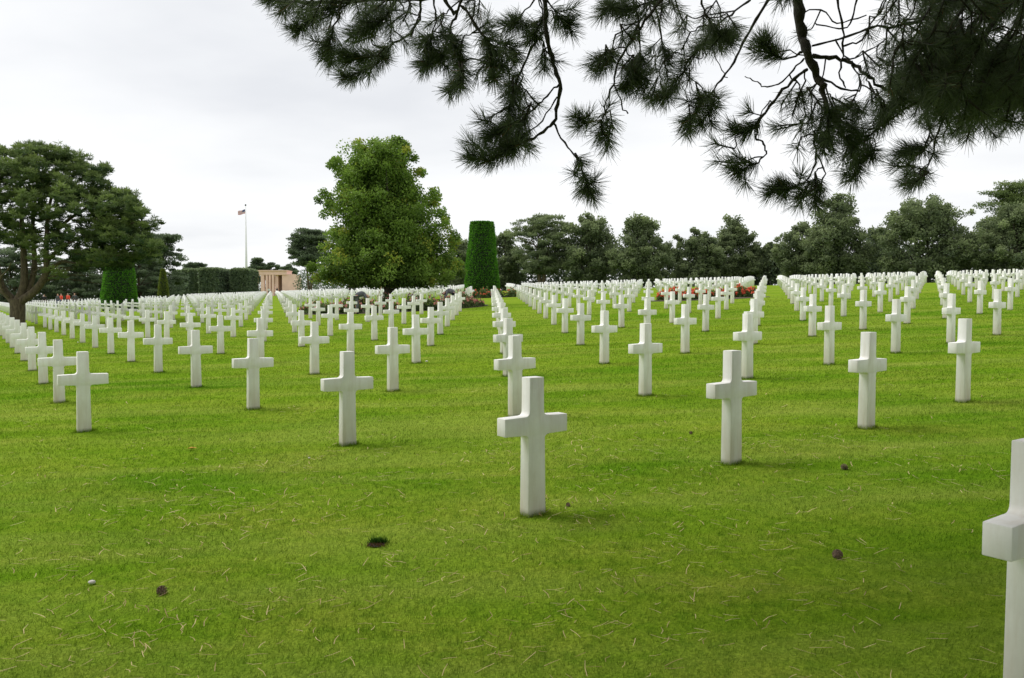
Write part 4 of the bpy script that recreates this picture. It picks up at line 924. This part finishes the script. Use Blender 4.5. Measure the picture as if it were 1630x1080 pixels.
# bough 6: the heavy one
bough([(B_([(690, -60), (700, 50), (715, 140), (738, 220), (775, 310), (800, 360)]), .034, .020, None), (B_([(800, 355), (812, 430), (825, 520), (800, 600)]), .018, .006, .3),
       (B_([(735, 285), (690, 320), (620, 390), (570, 450), (535, 500), (525, 560), (560, 590), (566, 635), (520, 675), (440, 705)]), .010, .004, .85), (B_([(565, 455), (590, 415), (560, 440), (520, 520), (455, 540)]), .004, .003, .7),
       (B_([(722, 240), (680, 285), (620, 340), (560, 355), (520, 335), (480, 312)]), .006, .003, None), (B_([(712, 215), (650, 240), (595, 225), (545, 185)]), .008, .004, .45),
       (B_([(755, 228), (830, 235), (910, 248), (960, 290), (1020, 340), (1090, 390), (1100, 430), (1040, 500)]), .014, .006, .75), (B_([(755, 188), (900, 150), (1000, 110), (1110, 105), (1250, 60)]), .006, .008, None),
       (B_([(850, -20), (880, 90), (885, 200), (868, 300), (892, 360)]), .007, .005, None), (B_([(945, -20), (915, 80), (870, 120), (760, 90)]), .006, .004, None), (B_([(795, 320), (880, 360), (950, 372), (955, 330)]), .007, .005, None),
       (B_([(765, 540), (772, 640), (760, 690), (730, 745), (680, 770), (620, 765)]), .007, .004, .72), (B_([(775, 635), (800, 690), (798, 750), (770, 815)]), .006, .004, .65),
       (B_([(900, 555), (940, 640), (942, 720)]), .006, .004, .35), (B_([(1270, 350), (1180, 420), (1120, 460), (1050, 510), (980, 565), (920, 595)]), .009, .004, .75), (B_([(1010, 550), (1018, 610), (985, 645)]), .004, .003, .6),
       (B_([(860, 500), (930, 520), (1000, 530), (1010, 495)]), .004, .003, None), (B_([(880, 190), (960, 160), (1040, 30), (1060, -10)]), .006, .005, None), (B_([(1010, 80), (1040, 30), (1055, -20)]), .005, .004, None),
       (B_([(700, 60), (790, 40), (860, 90), (970, 60)]), .005, .004, None), (B_([(920, 250), (950, 330), (910, 430), (850, 470)]), .006, .004, .7), (B_([(850, 160), (910, 240), (1000, 200), (1060, 160)]), .005, .004, None)],
      [(*zb(400, 640), 200, 1.1), (*zb(380, 620), 170, .9), (*zb(440, 660), 160, .9), (*zb(480, 530), 170, .8), (*zb(600, 220), 170, 1), (*zb(690, 150), 140, .7), (*zb(640, 10), 120, .8), (*zb(650, 400), 120, 1.1), (*zb(700, 440), 100, 1.1), (*zb(690, 380), 130, 1), (*zb(740, 420), 90, 1.1), (*zb(640, 520), 170, 1.1), (*zb(690, 540), 120, 1), (*zb(740, 500), 100, 1), (*zb(780, 480), 90, 1), (*zb(790, 560), 90, 1.1), (*zb(830, 600), 80, 1.1), (*zb(830, 540), 80, 1.1), (*zb(860, 460), 60, 1), (*zb(870, 400), 40, 1), (*zb(690, 620), 110, .9), (*zb(640, 760), 190, 1), (*zb(690, 790), 150, 1), (*zb(750, 830), 110, 1), (*zb(790, 740), 60, .6), (*zb(900, 640), 100, 1), (*zb(940, 700), 90, 1), (*zb(990, 630), 60, .8), (*zb(940, 430), 30, .9), (*zb(1010, 470), 60, 1), (*zb(1060, 480), 70, 1), (*zb(990, 400), 80, 1), (*zb(1050, 430), 60, 1), (*zb(990, 270), 60, 1), (*zb(1050, 290), 60, 1), (*zb(990, 130), 90, 1), (*zb(1070, 190), 80, 1), (*zb(780, 400), 90, 1), (*zb(860, 560), 80, 1)], 4.9)
# bough 7: the dark mass of the upper right corner
bl = []; pl_ = [(1080, -40), (1700, -40), (1700, 500), (1580, 505), (1500, 545), (1385, 590), (1300, 560), (1280, 500), (1190, 490), (1140, 420), (1090, 330), (1120, 200), (1060, 90)]
rb = random.Random(5)
while len(bl) < 290:
    x = rb.uniform(1050, 1700); y = rb.uniform(-40, 600)
    if inside(pl_, x, y) and not (x < 1220 and rb.random() < .45): bl.append((*zb(x, y), rb.uniform(40, 140), rb.uniform(.9, 1.25)))
sv_ = R
def mass(bs, d0, d1, per):
    third = len(bs)//3
    for k in range(3):
        sub_ = bs[k*third:(k+1)*third]; dd = d0+(d1-d0)*k/2
        ln = []
        for q in range(7):
            xx = 1100+q*85+R.uniform(-20, 20); ln.append((B_([(xx+230, -60), (xx+160, 90), (xx+60, 260), (xx, 380+R.uniform(-60, 60))]), .012, .004, .5))
        bough(ln, sub_, dd, None, per)
mass(bl, 4.6, 6.4, 70)
bough([(B_([(1400, 100), (1320, 400), (1292, 480), (1270, 560), (1252, 640), (1215, 715), (1170, 748)]), .009, .004, .86), (B_([(1275, 560), (1220, 600), (1160, 620)]), .004, .003, .5), (B_([(1250, 650), (1210, 690), (1175, 685)]), .004, .003, None)],
      [(*zb(1130, 715), 150, 1), (*zb(1180, 740), 150, .9), (*zb(1150, 630), 160, .8), (*zb(1210, 590), 130, .9), (*zb(1240, 570), 90, .9), (*zb(1120, 690), 170, .7)], 5.0)
# trunk, limbs and the unseen crown overhead, thickened to shade the near lawn
mb = MB(); tb = Vector(root.location)
tp = smooth_poly([tb+Vector((0, 0, -.3)), tb+Vector((0, 0, .3)), tb+Vector((-.1, .1, 3)), tb+Vector((-.3, .3, 6)), tb+Vector((-.2, .5, 9.5))], 5); n_ = len(tp)
mb.tube(tp, [.42*(1-k/(n_-1))**.7+.05+(.12 if k == 0 else 0) for k in range(n_)], 14)
limbs_end = [((-.2, .3, 4.6), P(1262, -30, 4.9)), ((-.2, .3, 4.9), P(1640, -30, 5.2)), ((-.2, .3, 4.4), P(1000, -60, 5.2)), ((-.2, .3, 5.2), P(700, -60, 5.3)), ((-.2, .3, 5), P(1450, -60, 5.6)), ((-.2, .3, 6), Vector((0, .5, 6.6))), ((-.2, .3, 6), Vector((2, -3, 6.8))), ((-.2, .3, 6.6), Vector((9.5, -2, 7.5))), ((-.2, .3, 7), Vector((9, 4.5, 8)))]
for a_, e_ in limbs_end: limb(mb, tb+Vector(a_), e_, .12, .03, .03, 6)
mb.build('trunk', M['pine_bark'], root, True)
cen = []
while len(cen) < 800:
    x = R.uniform(-6, 12); y = R.uniform(-6, 7); z_ = R.uniform(4.4, 9.8)
    if y > -1 and z_ < HC+.42*max(y, 0)+1.4+.12*abs(x): continue
    if abs(x) > .78*max(y, .1) and False: continue
    if (x-3)**2/80+(y)**2/45+(z_-5)**2/40 > 1: continue
    cen.append((x, y, z_))
while len(cen) < 1250:  # second batch of unseen foliage, added behind the viewer to darken the lawn
    x = R.uniform(-9, 4); y = R.uniform(-7, .4); z_ = R.uniform(3.7, 7.5)
    if (x+2.5)**2/45+(y+3)**2/16+(z_-5)**2/9 < 1: cen.append((x, y, z_))
cen = np.array(cen); per = 130; n = len(cen)*per; ci = np.repeat(np.arange(len(cen)), per); dr = unit(n); p = cen[ci]+dr*np.array([.65, .65, .28])*(rng.random(n)**.5)[:, None]
V, Fc, Tn = cards(p, unit(n)+dr, .30, .085, .35+dr[:, 2]*.2+rng.normal(size=n)*.1)
link('crown', np_mesh('crown', V, Fc, Tn), M['pine_needle'], root)
